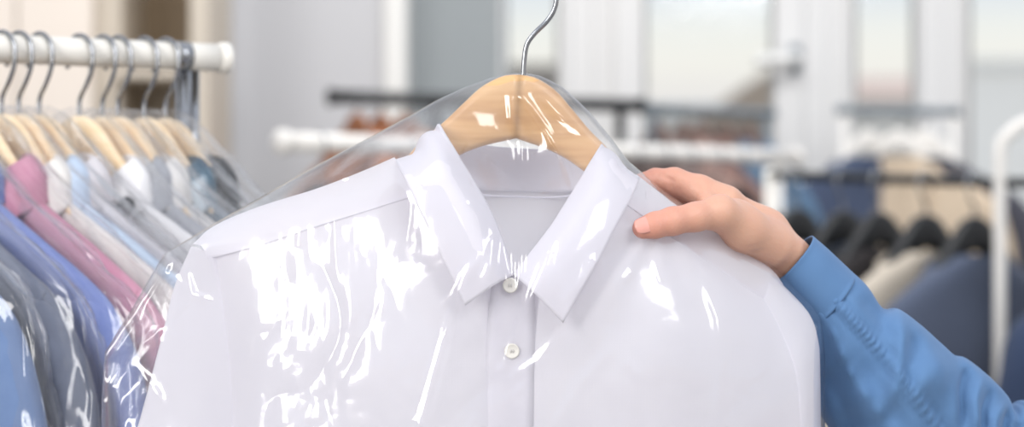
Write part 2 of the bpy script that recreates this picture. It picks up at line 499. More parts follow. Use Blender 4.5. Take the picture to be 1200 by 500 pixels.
# ------------------------------------------------------------------ hangers and garments
def hanger_meshes(flip=1):
    top = [(0, 0), (.013, -.002), (.029, -.011), (.042, -.024), (.058, -.041), (.075, -.057), (.1, -.088), (.13, -.114), (.16, -.135), (.195, -.156)]
    low = [(0, -.051), (.03, -.060), (.055, -.074), (.1, -.108), (.13, -.130), (.16, -.150), (.183, -.164), (.195, -.166)]
    n = 44
    T = crom(top, n); Lw = crom(low, n)
    V = []
    th = .010
    k = 16
    for i in range(n):
        f = i / (n - 1)
        a, b = T[i], Lw[i]
        c = (a + b) / 2; hv = (a - b) / 2
        hl = np.linalg.norm(hv)
        tt = th * (1 - .25 * f) * (1 if i < n - 1 else .6)
        off = -.12 * c[0] ** 2
        for j in range(k):
            ang = 2 * math.pi * j / k
            cy, cz = math.cos(ang), math.sin(ang)
            e = .55
            sy = math.copysign(abs(cy) ** e, cy); sz = math.copysign(abs(cz) ** e, cz)
            q = c + hv * sz
            V.append((flip * q[0], off + tt * sy, q[1]))
    Fc = grid_faces(n, k, True, flip < 0)
    Fc.append(tuple(range(k))); Fc.append(tuple((n - 1) * k + j for j in range(k)))
    return np.array(V), Fc

def make_hanger(label, T, wood, hook_pts, group=None, scale=1.0, hook_r=.0021, slim=1.0):
    """T: 4x4 placing the hanger; origin = top of the wood at the hook"""
    t = thing('hanger', label, 'clothes hanger', T[:3, 3], group)
    ap = lambda V: (np.asarray(V) * scale) @ T[:3, :3].T + T[:3, 3]
    for f in (1, -1):
        V, Fc = hanger_meshes(f)
        V[:, 1] *= slim
        mesh('arm', ap(V), Fc, wood, t)
    V, Fc = tube(hook_pts, hook_r, 10, 70)
    hk = mesh('hook', ap(V), Fc, M['chrome'], t)
    return t

def frame(x_dir, loc, roll=0.0, pitch=0.0):
    x = np.array([x_dir[0], x_dir[1], 0.0]); x /= np.linalg.norm(x)
    z = np.array([0, 0, 1.0]); y = np.cross(z, x)
    R = np.stack([x, y, z], 1)
    if roll:
        c, s = math.cos(roll), math.sin(roll)
        R = R @ np.array([[c, 0, -s], [0, 1, 0], [s, 0, c]])
    T = np.eye(4); T[:3, :3] = R; T[:3, 3] = loc
    return T

RAIL_HOOK = [(0, 0, -.004), (0, 0, .010), (.002, 0, .018), (.010, 0, .029), (.0175, 0, .043), (.0195, 0, .056), (.0168, 0, .0675), (.009, 0, .0755), (0, 0, .0780), (-.009, 0, .0755), (-.0165, 0, .067), (-.019, 0, .056), (-.017, 0, .046)]

def shoulder_profile():
    z = [-.070, -.080, -.098, -.118, -.139, -.160, -.176, -.192, -.215, -.25, -.32, -.45, -.62, -.80]
    w = [.066, .088, .122, .160, .198, .234, .254, .266, .270, .262, .250, .250, .252, .256]
    d = [.050, .050, .048, .046, .044, .044, .045, .047, .050, .056, .062, .068, .074, .078]
    return np.array(z), np.array(w), np.array(d)

def make_garment(name, label, cat, T, cloth, group, seed, collar=True, thick=1.0, width=1.0, sleeve_len=.58, tag=None, lapel=False, seams=False):
    rs = np.random.RandomState(seed)
    t = thing(name, label, cat, T[:3, 3] + np.array([0, 0, -.05]), group)
    ap = lambda V: np.asarray(V).reshape(-1, 3) @ T[:3, :3].T + T[:3, 3]
    z, w, d = shoulder_profile()
    n, k = 60, 56
    zi = crom(np.stack([z, w, d], 1), n)
    a = np.linspace(0, 2 * np.pi, k, endpoint=False)
    V = np.zeros((n, k, 3))
    ph = rs.uniform(0, 6)
    for i in range(n):
        zz, ww, dd = zi[i]; ww *= width; dd *= thick
        ca, sa = np.cos(a), np.sin(a)
        x = ww * np.sign(ca) * np.abs(ca) ** .8
        prof = np.clip(1 - np.abs(x / ww) ** 2.4, 0, 1) ** .40
        y = dd * np.sign(sa) * prof
        drape = np.clip((-.16 - zz) / .5, 0, 1)
        y = y + drape * .012 * np.sin(x * 42 + ph + zz * 3) * np.sign(sa)
        y = y + .0025 * vnoise(x * 25 + seed, np.full(k, zz * 14) + np.sign(sa) * 5, 3)
        zsag = zz - .006 * np.clip(1 - np.abs(sa), 0, 1) * 0
        V[i] = np.stack([x, y, np.full(k, zsag)], 1)
    body = mesh('body', ap(V), grid_faces(n, k, True), cloth, t)
    # sleeves, flattened tubes hanging from the armhole
    for sgn in (1, -1):
        m, kk = 36, 24
        cl = crom([(.212, -.184), (.236, -.202), (.258, -.245), (.270, -.33), (.277, -.46), (.280, -.166 - sleeve_len)], m)
        V = []
        for i in range(m):
            f = i / (m - 1)
            if i == 0: q = cl[1] - cl[0]
            elif i == m - 1: q = cl[-1] - cl[-2]
            else: q = cl[i + 1] - cl[i - 1]
            q /= np.linalg.norm(q)
            nrm = np.array([-q[1], q[0]])
            hw = np.interp(f, [0, .06, .3, 1], [.020, .034, .038, .034]) 
            hd = np.interp(f, [0, .1, .4, 1], [.036, .044, .050, .046]) * thick
            for j in range(kk):
                an = 2 * math.pi * j / kk
                c, s = math.cos(an), math.sin(an)
                rr = 1 + .10 * math.sin(3 * an + ph) * f + .05 * math.sin(f * 26 + an * 2 + seed)
                p = cl[i] + nrm * hw * c * rr
                V.append((sgn * p[0] * (width if width > 1 else 1), hd * math.copysign(abs(s) ** .9, s) * rr - .004, p[1]))
        Fc = grid_faces(m, kk, True, sgn > 0)
        Fc.append(tuple(range(kk)) if sgn > 0 else tuple(range(kk - 1, -1, -1)))
        sl = mesh('sleeve', ap(V), Fc, cloth, t)
        # welt of the armhole seam
        if seams:
            sp = []
            xs_ = .236 * (width if width > 1 else 1)
            for zz in np.linspace(-.36, -.1625, 26):
                ww = np.interp(-zz, -zi[:, 0], zi[:, 1]); dd = np.interp(-zz, -zi[:, 0], zi[:, 2]) * thick
                sp.append((sgn * xs_, -dd * max(0, 1 - (xs_ / ww) ** 2.4) ** .40 - .0006, zz))
            mesh('armhole_seam', ap(tube(sp, .0014, 8, 60)[0]), tube(sp, .0014, 8, 60)[1], cloth, t)
    if collar:
        fold = [(.006, -.062, -.112), (.030, -.058, -.060), (.055, -.045, -.022), (.068, -.010, -.004), (.060, .030, .002), (.030, .052, .006), (0, .058, .008)]
        edge = [(.040, -.076, -.140), (.062, -.070, -.098), (.084, -.058, -.062), (.094, -.012, -.046), (.084, .046, -.040), (.045, .070, -.036), (0, .076, -.034)]
        stand = [(.004, -.056, -.116), (.026, -.050, -.082), (.050, -.038, -.056), (.060, -.006, -.044), (.052, .028, -.038), (.026, .046, -.034), (0, .050, -.032)]
        fold, edge, stand = [[(x * 1.06, y * (.18 + .82 * thick), zz - .044) for x, y, zz in c] for c in (fold, edge, stand)]
        mir = lambda c: [tuple(p) for p in c] + [(-p[0], p[1], p[2]) for p in c[-2::-1]]
        bulge = [tuple((np.array(f) * .55 + np.array(e) * .45) + np.array([0, 0, .006]) + np.array([f[0], f[1], 0]) * .10) for f, e in zip(fold, edge)]
        g = skin([mir(edge), mir(bulge), mir(fold), mir(stand)], 72, 22)
        co = mesh('collar', ap(g), grid_faces(22, 72), cloth, t)
        md = co.modifiers.new('cloth thickness', 'SOLIDIFY'); md.thickness = .0016; md.offset = 0
        g = skin([[(.017, -.064, -.15), (.017, -.068, -.25), (.017, -.078, -.4), (.017, -.092, -.78)], [(-.017, -.064, -.15), (-.017, -.068, -.25), (-.017, -.078, -.4), (-.017, -.092, -.78)]], 30, 4)
        g[..., 1] *= thick
        pl = mesh('placket', ap(g), grid_faces(4, 30), cloth, t)
        md = pl.modifiers.new('cloth thickness', 'SOLIDIFY'); md.thickness = .003; md.offset = 0
    if lapel:
        for sgn in (1, -1):
            g = skin([[(sgn * .062, -.045, -.072), (sgn * .040, -.064, -.18), (sgn * .012, -.076, -.36)], [(sgn * .090, -.050, -.088), (sgn * .092, -.064, -.20), (sgn * .016, -.082, -.365)]], 20, 8)
            g[..., 1] *= thick
            lp = mesh('lapel', ap(g), grid_faces(8, 20), cloth, t)
            md = lp.modifiers.new('cloth thickness', 'SOLIDIFY'); md.thickness = .004; md.offset = 0
    if tag:
        V, Fc = disc_lathe([(.001, -.002), (.0095, -.002), (.010, .001), (.0095, .002), (.001, .002)], tag[0], tag[1], 24)
        tg = mesh('round_tag', ap(V), Fc, M['black_plastic'], t); tg['label'] = 'dark round tag'
    return t

def make_bag(label, T, group, seed, mat, grow=.018, bottom=.82):
    """clear bag over a hanging shirt: tented from the hook to the shoulders"""
    ap = lambda V: np.asarray(V).reshape(-1, 3) @ T[:3, :3].T + T[:3, 3]
    prof = [(.008, .010, .007), (.003, .026, .012), (-.012, .050, .018), (-.040, .085, .024), (-.075, .132, .026), (-.112, .196, .028), (-.146, .254, .028), (-.172, .286, .030), (-.21, .304, .034), (-.28, .312, .040), (-.42, .318, .048), (-bottom, .322, .054)]
    n, k = 130, 160
    pr = crom(prof, n)
    a = np.linspace(0, 2 * np.pi, k, endpoint=False)
    V = np.zeros((n, k, 3))
    for i in range(n):
        zz, ww, dd = pr[i]
        ca, sa = np.cos(a), np.sin(a)
        x = ww * np.sign(ca) * np.abs(ca) ** .85
        y = (dd + grow * .3) * np.sign(sa) * np.abs(sa) ** .8
        s = ww * a
        amp = np.clip((ww - .015) / .06, .05, 1) * .010
        c = crumple(a * 4.5 + seed * 3.1 + 20, np.full(k, zz * 16 + seed + 40), 20 + seed % 5)
        # wrap the noise so that the seam closes
        c2 = crumple((a - 2 * np.pi) * 4.5 + seed * 3.1 + 20, np.full(k, zz * 16 + seed + 40), 20 + seed % 5)
        wgt = np.clip((a - 5.4) / (2 * np.pi - 5.4), 0, 1)
        c = c * (1 - wgt) + c2 * wgt
        r = np.sqrt(x ** 2 + y ** 2) + 1e-6
        nx, ny = x / ww / ww, y / dd / dd
        q = np.sqrt(nx ** 2 + ny ** 2) + 1e-9
        V[i] = np.stack([x + c * amp * nx / q, y + c * amp * ny / q, zz + c * amp * .3], 1)
    Fc = grid_faces(n, k, True)
    o = mesh('garment_bag', ap(V) , Fc, mat)
    props(o, label, 'garment bag', group)
    return o

# ------------------------------------------------------------------ left clothes rail
RU = np.array([.816, .577, 0]); RP = P(0, 57, 2.3)
def rail_s(px):
    k = (px - 600) / F
    return (k * RP[1] - RP[0]) / (RU[0] - k * RU[1])
rack = thing('clothes_rack', 'white tubular clothes rail with chrome post carrying the bagged shirts', 'clothes rack', (RP[0], RP[1], 0))
s_end = rail_s(263)
mesh('rail', *tube([RP + RU * -1.0, RP + RU * -.4, RP + RU * s_end], .0138, 28, 30), M['cream_metal'], rack)
V, Fc = disc_lathe([(.0140, -.008), (.0152, -.005), (.0158, 0), (.0155, .003), (.012, .0050), (.002, .0058)], RP + RU * s_end, RU, 28)
mesh('end_cap', V, Fc, M['cream_metal'], rack)
for px, rr in ((213, .0062), (219, .0062)):
    q = RP + RU * rail_s(px)
    off = np.array([0, .0, 0]) if px < 215 else np.array([.004, .02, 0])
    mesh('post', *tube([q + off + [0, 0, -.010], q + off + [0, 0, -.6], np.array([q[0] + off[0], q[1] + off[1], .03])], rr, 14, 12), M['chrome'], rack)
q = RP + RU * rail_s(216)
V, Fc = disc_lathe([(.0125, -.010), (.0146, -.010), (.0146, .004), (.0125, .004)], q, RU, 28); mesh('clamp', V, Fc, M['chrome'], rack)
mb = MB(); mb.add(*tube([np.array([q[0], q[1], .03]) + np.array([-.3, .38, 0]), np.array([q[0], q[1], .03]), np.array([q[0], q[1], .03]) + np.array([.2, -.26, 0])], .012, 12, 12))
mb.build('foot', M['chrome'], rack)

HV = (.78, -.626)
cl = {
 'light': mat_fabric('light blue chambray', (82, 103, 142), (114, 135, 170), thread=1300),
 'slate': mat_fabric('slate grey twill', (84, 90, 107), (116, 122, 138), thread=1500, twill=True),
 'peri': mat_fabric('periwinkle blue twill', (92, 108, 166), (130, 146, 196), thread=1500, twill=True),
 'pink': mat_fabric('pink cotton', (184, 122, 146), (200, 142, 162), thread=1500),
 'ivory': mat_fabric('ivory cotton', (230, 224, 216), (240, 236, 230), thread=1500),
 'sky': mat_fabric('pale sky blue cotton', (186, 206, 230), (206, 222, 240), thread=1500),
 'lilac': mat_fabric('pale lilac grey cotton', (208, 202, 204), (222, 218, 220), thread=1500),
 'white': mat_fabric('white cotton', (232, 230, 230), (242, 240, 240), thread=1500),
 'silver': mat_fabric('silver grey cotton', (150, 152, 158), (176, 178, 184), thread=1500),
 'off': mat_fabric('off white linen', (220, 216, 210), (234, 230, 226), thread=1000),
 'teal': mat_print('teal printed cotton', (196, 208, 214), (74, 104, 122), (44, 72, 92), 26),
 'black': mat_fabric('black cotton', (30, 31, 35), (44, 45, 50), thread=1500),
}
rail_list = [(-200, 'light', 'light blue chambray shirt nearest the camera at the lower left corner', 'light blue chambray'),
 (-138, 'slate', 'slate grey twill shirt between the chambray and the periwinkle shirts', 'slate grey'),
 (-86, 'peri', 'periwinkle blue twill shirt hanging just before the pink one', 'periwinkle blue'),
 (-32, 'pink', 'pink cotton shirt, the only pink one on the rail', 'pink'),
 (2, 'ivory', 'ivory shirt hanging just behind the pink one', 'ivory'),
 (22, 'sky', 'pale sky blue shirt behind the ivory one', 'pale sky blue'),
 (46, 'lilac', 'pale lilac grey shirt behind the sky blue one', 'pale lilac grey'),
 (93, 'white', 'white shirt marked with a dark round tag below its collar', 'dark-tagged white'),
 (120, 'silver', 'silver grey shirt behind the tagged white one', 'silver grey'),
 (138, 'off', 'off-white linen shirt in front of the teal print', 'off-white linen'),
 (169, 'teal', 'shirt printed in teal and pale grey', 'teal printed'),
 (194, 'black', 'black shirt at the far end of the rail', 'black')]
for i, (px, c, lab, short) in enumerate(rail_list):
    q = RP + RU * rail_s(px)
    yaw = math.radians(rnd.uniform(-1, 1))
    hv = (HV[0] * math.cos(yaw) - HV[1] * math.sin(yaw), HV[0] * math.sin(yaw) + HV[1] * math.cos(yaw))
    T = frame(hv, q + np.array([0, 0, -.0615]))
    make_hanger(f'pale wooden hanger holding the {short} shirt', T, M['wood_pale'], RAIL_HOOK, 'wooden hangers on the white rail', slim=.62)
    tg = ((.094, -.0255, -.089), (.15, -1, .3)) if c == 'white' else None
    make_garment('shirt', lab, 'shirt', T, cl[c], 'bagged shirts on the white rail', i + 1, thick=.42 if px < 0 else .25, tag=tg, seams=px < 0)
    make_bag(f'clear plastic bag over the {short} shirt', T, 'plastic bags on the white rail', i + 1, M['film_rack'], grow=.0)

# ------------------------------------------------------------------ background racks
def simple_rack(label, A, B, r, mat, posts, mat2=None, name='clothes_rack'):
    A = np.array(A); B = np.array(B)
    t = thing(name, label, 'clothes rack', ((A[0] + B[0]) / 2, (A[1] + B[1]) / 2, 0))
    u = (B - A) / np.linalg.norm(B - A)
    mesh('rail', *tube([A, B], r, 18, 8), mat, t)
    for e, s in ((A, -1), (B, 1)):
        V, Fc = disc_lathe([(r, -.01), (r * 1.25, -.008), (r * 1.25, .006), (r * .4, .01)], e, u * s, 18); mesh('end_cap', V, Fc, mat, t)
    pr = np.cross(u, [0, 0, 1.0]); pr /= np.linalg.norm(pr)
    for f in posts:
        q = A + (B - A) * f
        mesh('post', *tube([q - [0, 0, r], (q[0], q[1], .04)], r * .75, 14, 6), mat2 or mat, t)
        mesh('foot', *tube([np.array([q[0], q[1], .03]) - pr * .25, np.array([q[0], q[1], .03]) + pr * .25], r * .9, 12, 6), mat2 or mat, t)
    return t, u

def hang(A, u_at, hv, drop, cloth, glab, hlab, seed, group, hgroup, lapel=False, collar=False, hook=None, hm=None, thick=1.0, width=1.0, hs=1.0):
    T = frame(hv, np.array(u_at) + np.array([0, 0, -drop]))
    k = drop / .0615
    hp = [(x * (1 if k < 1.4 else 1), y, z * k) for x, y, z in RAIL_HOOK]
    make_hanger(hlab, T, hm or M['black_plastic'], [(x / hs, y / hs, z / hs) for x, y, z in hp], hgroup, slim=.62 if hs == 1 else 1.2, scale=hs)
    make_garment('jacket' if lapel else 'shirt', glab, 'jacket' if lapel else 'shirt', T, cloth, group, seed, collar=collar, lapel=lapel, thick=thick, width=width)

gcl = {}
def gc(n, c, c2=None):
    gcl[n] = mat_fabric(n + ' cloth', c, c2 or tuple(min(255, v * 1.15 + 4) for v in c), thread=700); return gcl[n]

# white rail across the middle
A = P(331, 166, 4.2); B = P(932, 184, 5.45)
t, u = simple_rack('white rail crossing behind the hanging white shirt', A, B, .0172, M['white_metal'], (.30, .955))
L_ = np.linalg.norm(B - A)
def on_line(A, B, px):
    k = (px - 600) / F; d = B - A
    return A + d * ((k * A[1] - A[0]) / (d[0] - k * d[1]))
mid = [(372, (46, 48, 56), 'charcoal', 'charcoal shirt at the left end of the white middle rail'),
       (430, (96, 84, 84), 'mauve brown', 'mauve brown shirt seen through the film above the left shoulder'),
       (480, (70, 74, 84), 'graphite', 'graphite shirt seen through the film beside the wooden hanger'),
       (742, (40, 42, 48), 'black blue', 'blue-black shirt right of the wooden hanger on the white middle rail'),
       (775, (60, 58, 60), 'dark grey', 'dark grey shirt above the fingertips on the white middle rail'),
       (805, (38, 40, 44), 'soot', 'soot black shirt above the knuckles on the white middle rail'),
       (838, (150, 112, 104), 'dusty rose', 'dusty rose shirt on the white middle rail above the hand'),
       (866, (48, 48, 54), 'ink', 'ink dark shirt at the right end of the white middle rail')]
for i, (px, c, n, lab) in enumerate(mid):
    q = on_line(A, B, px)
    hang(A, q, (.82, -.57), .07, gc(n, c), lab, f'black hanger of the {n} shirt on the white middle rail', 30 + i, 'shirts on the white middle rail', 'black hangers on the white middle rail', collar=True, thick=.6)

# black rail behind
A = P(387, 113.5, 5.6); B = P(752, 124, 5.75)
simple_rack('black rail at the back beginning left of the hanger', A, B, .0165, M['black_metal'], (.33, .93))
back = [(418, (150, 96, 64), 'rust', 'rust brown shirt at the left end of the black back rail'),
        (446, (128, 84, 62), 'chestnut', 'chestnut shirt second from the left on the black back rail'),
        (474, (160, 130, 112), 'tan', 'tan shirt third from the left on the black back rail')]
for i, (px, c, n, lab) in enumerate(back):
    q = on_line(A, B, px)
    hang(A, q, (.6, -.8), .034, gc(n, c), lab, f'brown hanger of the {n} shirt on the black back rail', 50 + i, 'shirts on the black back rail', 'brown hangers on the black back rail', collar=True, thick=.6, hm=M['brown_plastic'])
A = P(757, 125, 5.8); B = P(905, 133, 5.95)  # far stretch of the black rail, its colour greyed to carry haze
simple_rack('back rail hazed to slate grey in front of the middle window', A, B, .011, M['slate_metal'], (.05, .95))
back = [(770, (110, 96, 92), 'umber', 'umber shirt at the left end of the slate rail'), (800, (138, 114, 106), 'fawn', 'fawn shirt second on the slate rail'),
        (822, (120, 92, 84), 'cocoa', 'cocoa shirt in the middle of the slate rail'), (850, (84, 104, 124), 'steel blue', 'steel blue shirt fourth on the slate rail'),
        (876, (72, 96, 120), 'petrol blue', 'petrol blue shirt at the right end of the slate rail')]
for i, (px, c, n, lab) in enumerate(back):
    q = on_line(A, B, px)
    hang(A, q, (.5, -.85), .034, gc(n, c), lab, f'dim brown hanger of the {n} shirt on the slate rail', 60 + i, 'shirts on the slate rail', 'dim brown hangers on the slate rail', collar=True, thick=.6, hm=M['dim_brown'])

# right-hand rack: black rail on a white arched frame
A = P(902, 205, 4.75); B = P(1172, 214, 4.35)
t = thing('clothes_rack', 'arched white clothes rack with black rail at the right edge', 'clothes rack', ((A[0] + B[0]) / 2, 4.5, 0))
mesh('rail', *tube([A, B], .0095, 16, 8), M['black_metal'], t)
a = P(1172, 500, 4.3); a[2] = .03
pt = [a, P(1172, 400, 4.3), P(1172, 190, 4.3), P(1176, 166, 4.3), P(1190, 150, 4.3), P(1215, 142, 4.3), P(1300, 140, 4.3), P(1440, 141, 4.3), P(1462, 150, 4.3), P(1472, 172, 4.3), P(1474, 220, 4.3), P(1474, 600, 4.3), (P(1474, 600, 4.3)[0], 4.3, .03)]
mesh('frame_tube', *tube(pt, .0115, 16, 140), M['white_metal'], t)
fx = P(1474, 0, 4.3)[0]; mesh('foot', *tube([(fx - .02, 4.05, .03), (fx, 4.3, .03), (fx + .02, 4.55, .03)], .013, 12, 6), M['white_metal'], t)
q = A.copy(); mesh('post', *tube([A + [0, 0, .015], (A[0], A[1], .03)], .011, 14, 6), M['cream_metal'], t)
mesh('foot', *tube([(a[0] - .02, 4.05, .03), (a[0], 4.3, .03), (a[0] + .02, 4.55, .03)], .013, 12, 6), M['white_metal'], t)
right = [(934, (150, 158, 172), 'dove grey', 'dove grey jacket with black hanger, leftmost on the right-hand black rail', .0),
         (988, (30, 36, 44), 'midnight', 'midnight jacket second from the left on the right-hand black rail', 0),
         (1030, (34, 30, 31), 'espresso', 'espresso dark jacket left of the beige one', 0),
         (1085, (176, 166, 152), 'beige', 'beige jacket on the right-hand black rail, the palest there', 0),
         (1142, (72, 80, 98), 'slate navy', 'slate navy jacket beside the white post, its front in full view', 0)]
for i, (px, c, n, lab, _) in enumerate(right):
    q = on_line(A, B, px)
    hang(A, q, (-.76, -.65), .062, gc(n, c), lab, f'black hanger of the {n} jacket on the right-hand rail', 80 + i, 'jackets on the right-hand rail', 'black hangers on the right-hand rail', lapel=True, thick=.8, hs=1.22)
A2 = P(1185, 214, 4.3); B2 = P(1474, 214, 4.3)
for i, (px, c, n, lab) in enumerate([(1305, (44, 56, 80), 'navy', 'navy jacket right of the white post at the picture edge'), (1395, (60, 60, 66), 'anthracite', 'anthracite jacket beyond the right picture edge')]):
    q = on_line(A2, B2, px)
    hang(A2, q, (-.76, -.65), .062, gc(n, c), lab, f'black hanger of the {n} jacket right of the white post', 90 + i, 'jackets right of the white post', 'black hangers right of the white post', lapel=True, thick=.8, hs=1.22)
mesh('rail', *tube([A2 - [.02, 0, 0], B2], .0095, 16, 8), M['black_metal'], t)

# rack by the right window, made up for a reflection in its glass
A = P(984, 129, 6.05); B = P(1122, 131, 6.0)
simple_rack('short grey rail standing in for a reflection in the right window', A, B, .011, M['slate_metal'], (.04, .97), M['white_metal'])
for i, (px, c, n, lab) in enumerate([(1018, (62, 72, 94), 'denim', 'stand-in denim blue coat left on the short rail by the right window'),
                                     (1052, (190, 172, 150), 'sand', 'stand-in sand coloured coat in the middle of the short window rail'),
                                     (1082, (62, 62, 70), 'lead grey', 'stand-in lead grey coat at the right of the short window rail')]):
    q = on_line(A, B, px)
    hang(A, q, (-.9 if n == 'denim' else .85, -.5), .045, gc(n, c), lab, f'white hanger of the {n} coat on the short window rail', 95 + i, 'stand-in coats on the short window rail', 'white hangers on the short window rail', lapel=True, thick=.8, hm=M['white_metal'])

# ------------------------------------------------------------------ the white shirt
roll = math.radians(-3.2)
TH = frame((1, 0), S(609, 87, .028), roll)
hook = [(.003, 0, -.004), (.003, 0, .012), (.0045, 0, .024), (.010, 0, .033), (.019, 0, .043), (.0245, 0, .053), (.0255, 0, .064), (.021, 0, .077), (.010, 0, .085), (-.003, 0, .083), (-.011, 0, .073)]
make_hanger('varnished wooden hanger inside the white shirt', TH, M['wood'], hook, hook_r=.0021)

shirt = thing('shirt', 'crisp white dress shirt under clear film in the foreground', 'shirt', S(600, 330, .03))
front_pts = []     # control samples used to drape the film
def cloth_surf(name, curves, nu, nv, parent, amp=.0012, mat=None, flip=False, collect=True, label=None, thick=0.0, extra=None):
    g = skin(curves, nu, nv)
    if amp:
        g[..., 2] += amp * vnoise(g[..., 0] / 55 + 3, g[..., 1] / 80 + 7, 5) + .4 * amp * vnoise(g[..., 0] / 22, g[..., 1] / 30, 6)
    if extra: g = extra(g)
    if collect: front_pts.append(g.reshape(-1, 3))
    o = mesh(name, S_arr(g), grid_faces(nv, nu, False, flip), mat or M['white_cloth'], parent)
    if thick:
        md = o.modifiers.new('cloth thickness', 'SOLIDIFY'); md.thickness = thick; md.offset = 0
    if label: o['label'] = label
    return o
BOT = 900
# front panels
LF = [[(484, 226, -.030), (520, 290, -.040), (565, 325, -.044), (602, 345, -.045), (606, 420, -.049), (606, 520, -.051), (606, BOT, -.05)],
      [(430, 244, -.029), (462, 320, -.049), (486, 400, -.060), (496, 480, -.064), (500, 600, -.064), (500, BOT, -.06)],
      [(365, 264, -.024), (378, 335, -.038), (386, 410, -.044), (388, 490, -.047), (388, 600, -.048), (388, BOT, -.05)],
      [(302, 284, -.012), (308, 345, -.021), (312, 415, -.026), (312, 490, -.030), (308, 600, -.032), (305, BOT, -.034)],
      [(246, 300, .004), (257, 340, .006), (265, 400, .005), (271, 470, .003), (270, 560, .0), (258, BOT, -.005)]]
RF = [[(732, 234, -.030), (700, 290, -.040), (650, 326, -.045), (592, 346, -.047), (588, 420, -.0505), (588, 520, -.0525), (588, BOT, -.0515)],
      [(765, 257, -.024), (728, 325, -.046), (700, 400, -.056), (685, 480, -.060), (682, 600, -.060), (682, BOT, -.06)],
      [(800, 284, -.018), (794, 340, -.043), (788, 410, -.056), (786, 490, -.060), (786, 600, -.060), (786, BOT, -.06)],
      [(850, 318, -.006), (866, 370, -.028), (872, 430, -.039), (874, 500, -.043), (874, 600, -.043), (872, BOT, -.043)],
      [(893, 346, .006), (918, 392, -.007), (935, 440, -.015), (941, 510, -.020), (942, 600, -.020), (942, BOT, -.02)]]
def fold_extra(g):
    # soft pull folds radiating from the pinching thumb
    x, y = g[..., 0], g[..., 1]
    d = np.hypot(x - 770, y - 262) + 1
    th = np.arctan2(y - 262, x - 770)
    g[..., 2] += -.0018 * np.sin(th * 9 + .6) * np.exp(-((d - 90) / 85) ** 2)
    return g
fl = cloth_surf('front_panel', LF, 90, 60, shirt)
fr = cloth_surf('front_panel', RF, 90, 60, shirt, flip=True, extra=fold_extra)
# yokes over the shoulders
LY = [[(490, 226, -.027), (430, 244, -.025), (365, 264, -.020), (302, 284, -.008), (244, 301, .008)],
      [(486, 228, -.0310), (430, 246, -.0300), (365, 266, -.0252), (302, 287, -.0134), (243, 303, .0030)],
      [(474, 203, -.018), (425, 222, -.014), (365, 240, -.009), (300, 260, .0), (236, 288, .006)],
      [(462, 184, .020), (425, 200, .024), (370, 221, .027), (300, 243, .030), (250, 265, .032), (226, 286, .034)],
      [(470, 200, .060), (425, 216, .066), (370, 236, .070), (300, 260, .068), (240, 288, .060)]]
RY = [[(728, 233, -.027), (763, 257, -.020), (798, 284, -.014), (848, 318, -.002), (897, 350, .009)],
      [(730, 236, -.0312), (765, 260, -.0256), (800, 287, -.0196), (850, 321, -.0078), (897, 350, .0062)],
      [(738, 218, -.018), (775, 244, -.012), (815, 272, -.006), (862, 303, .004), (904, 334, .014)],
      [(746, 204, .016), (782, 232, .014), (830, 267, .016), (872, 291, .024), (905, 316, .030), (918, 333, .034)],
      [(740, 216, .060), (780, 244, .052), (830, 282, .050), (872, 308, .058), (908, 340, .060)]]
cloth_surf('yoke', LY, 60, 24, shirt, amp=.0006)
cloth_surf('yoke', RY, 60, 24, shirt, amp=.0006, flip=True)
def pucker(sgn):
    def f(g):
        y = g[..., 1]
        nv = g.shape[0]
        v = np.linspace(0, 1, nv)[:, None]
        g[..., 2] += -.0016 * np.exp(-((v - .05) / .05) ** 2) * (.6 + .4 * np.sin(y * .42)) 
        return g
    return f
LS = [[(262, 290, .006), (268, 340, .010), (276, 400, .009), (282, 470, .007), (281, 560, .004), (268, BOT, -.001)],
      [(248, 299, .001), (258, 340, .005), (266, 400, .004), (272, 470, .002), (271, 560, -.001), (259, BOT, -.006)],
      [(236, 292, .006), (236, 345, .010), (236, 410, .009), (230, 490, .007), (222, 560, .005), (190, BOT, .0)],
      [(228, 289, .014), (213, 335, .022), (202, 400, .021), (190, 480, .019), (172, 560, .018), (110, BOT, .015)],
      [(224, 289, .034), (206, 335, .034), (190, 400, .034), (166, 490, .034), (146, 560, .034), (70, BOT, .034)],
      [(236, 292, .060), (240, 345, .078), (240, 420, .085), (234, 490, .086), (225, 560, .086), (190, BOT, .086)],
      [(262, 290, .062), (275, 345, .080), (280, 420, .088), (280, 500, .090), (275, 600, .09), (260, BOT, .09)]]
RS = [[(870, 326, .012), (908, 391, -.002), (925, 440, -.009), (931, 510, -.015), (932, 600, -.016), (932, BOT, -.016)],
      [(882, 337, .009), (917, 391, -.008), (934, 440, -.016), (940, 510, -.021), (941, 600, -.021), (941, BOT, -.021)],
      [(900, 329, .014), (934, 376, .004), (950, 420, -.004), (953, 510, -.010), (954, 600, -.012), (954, BOT, -.012)],
      [(909, 325, .036), (946, 364, .034), (958, 395, .034), (961, 440, .034), (962, 600, .034), (962, BOT, .034)],
      [(898, 328, .060), (930, 376, .075), (940, 430, .082), (942, 520, .085), (942, 600, .085), (942, BOT, .085)],
      [(880, 330, .060), (895, 380, .078), (900, 440, .086), (900, 520, .088), (900, 600, .088), (900, BOT, .088)]]
cloth_surf('sleeve', LS, 90, 40, shirt, flip=False, extra=pucker(1))
cloth_surf('sleeve', RS, 90, 34, shirt, flip=True, extra=pucker(-1))
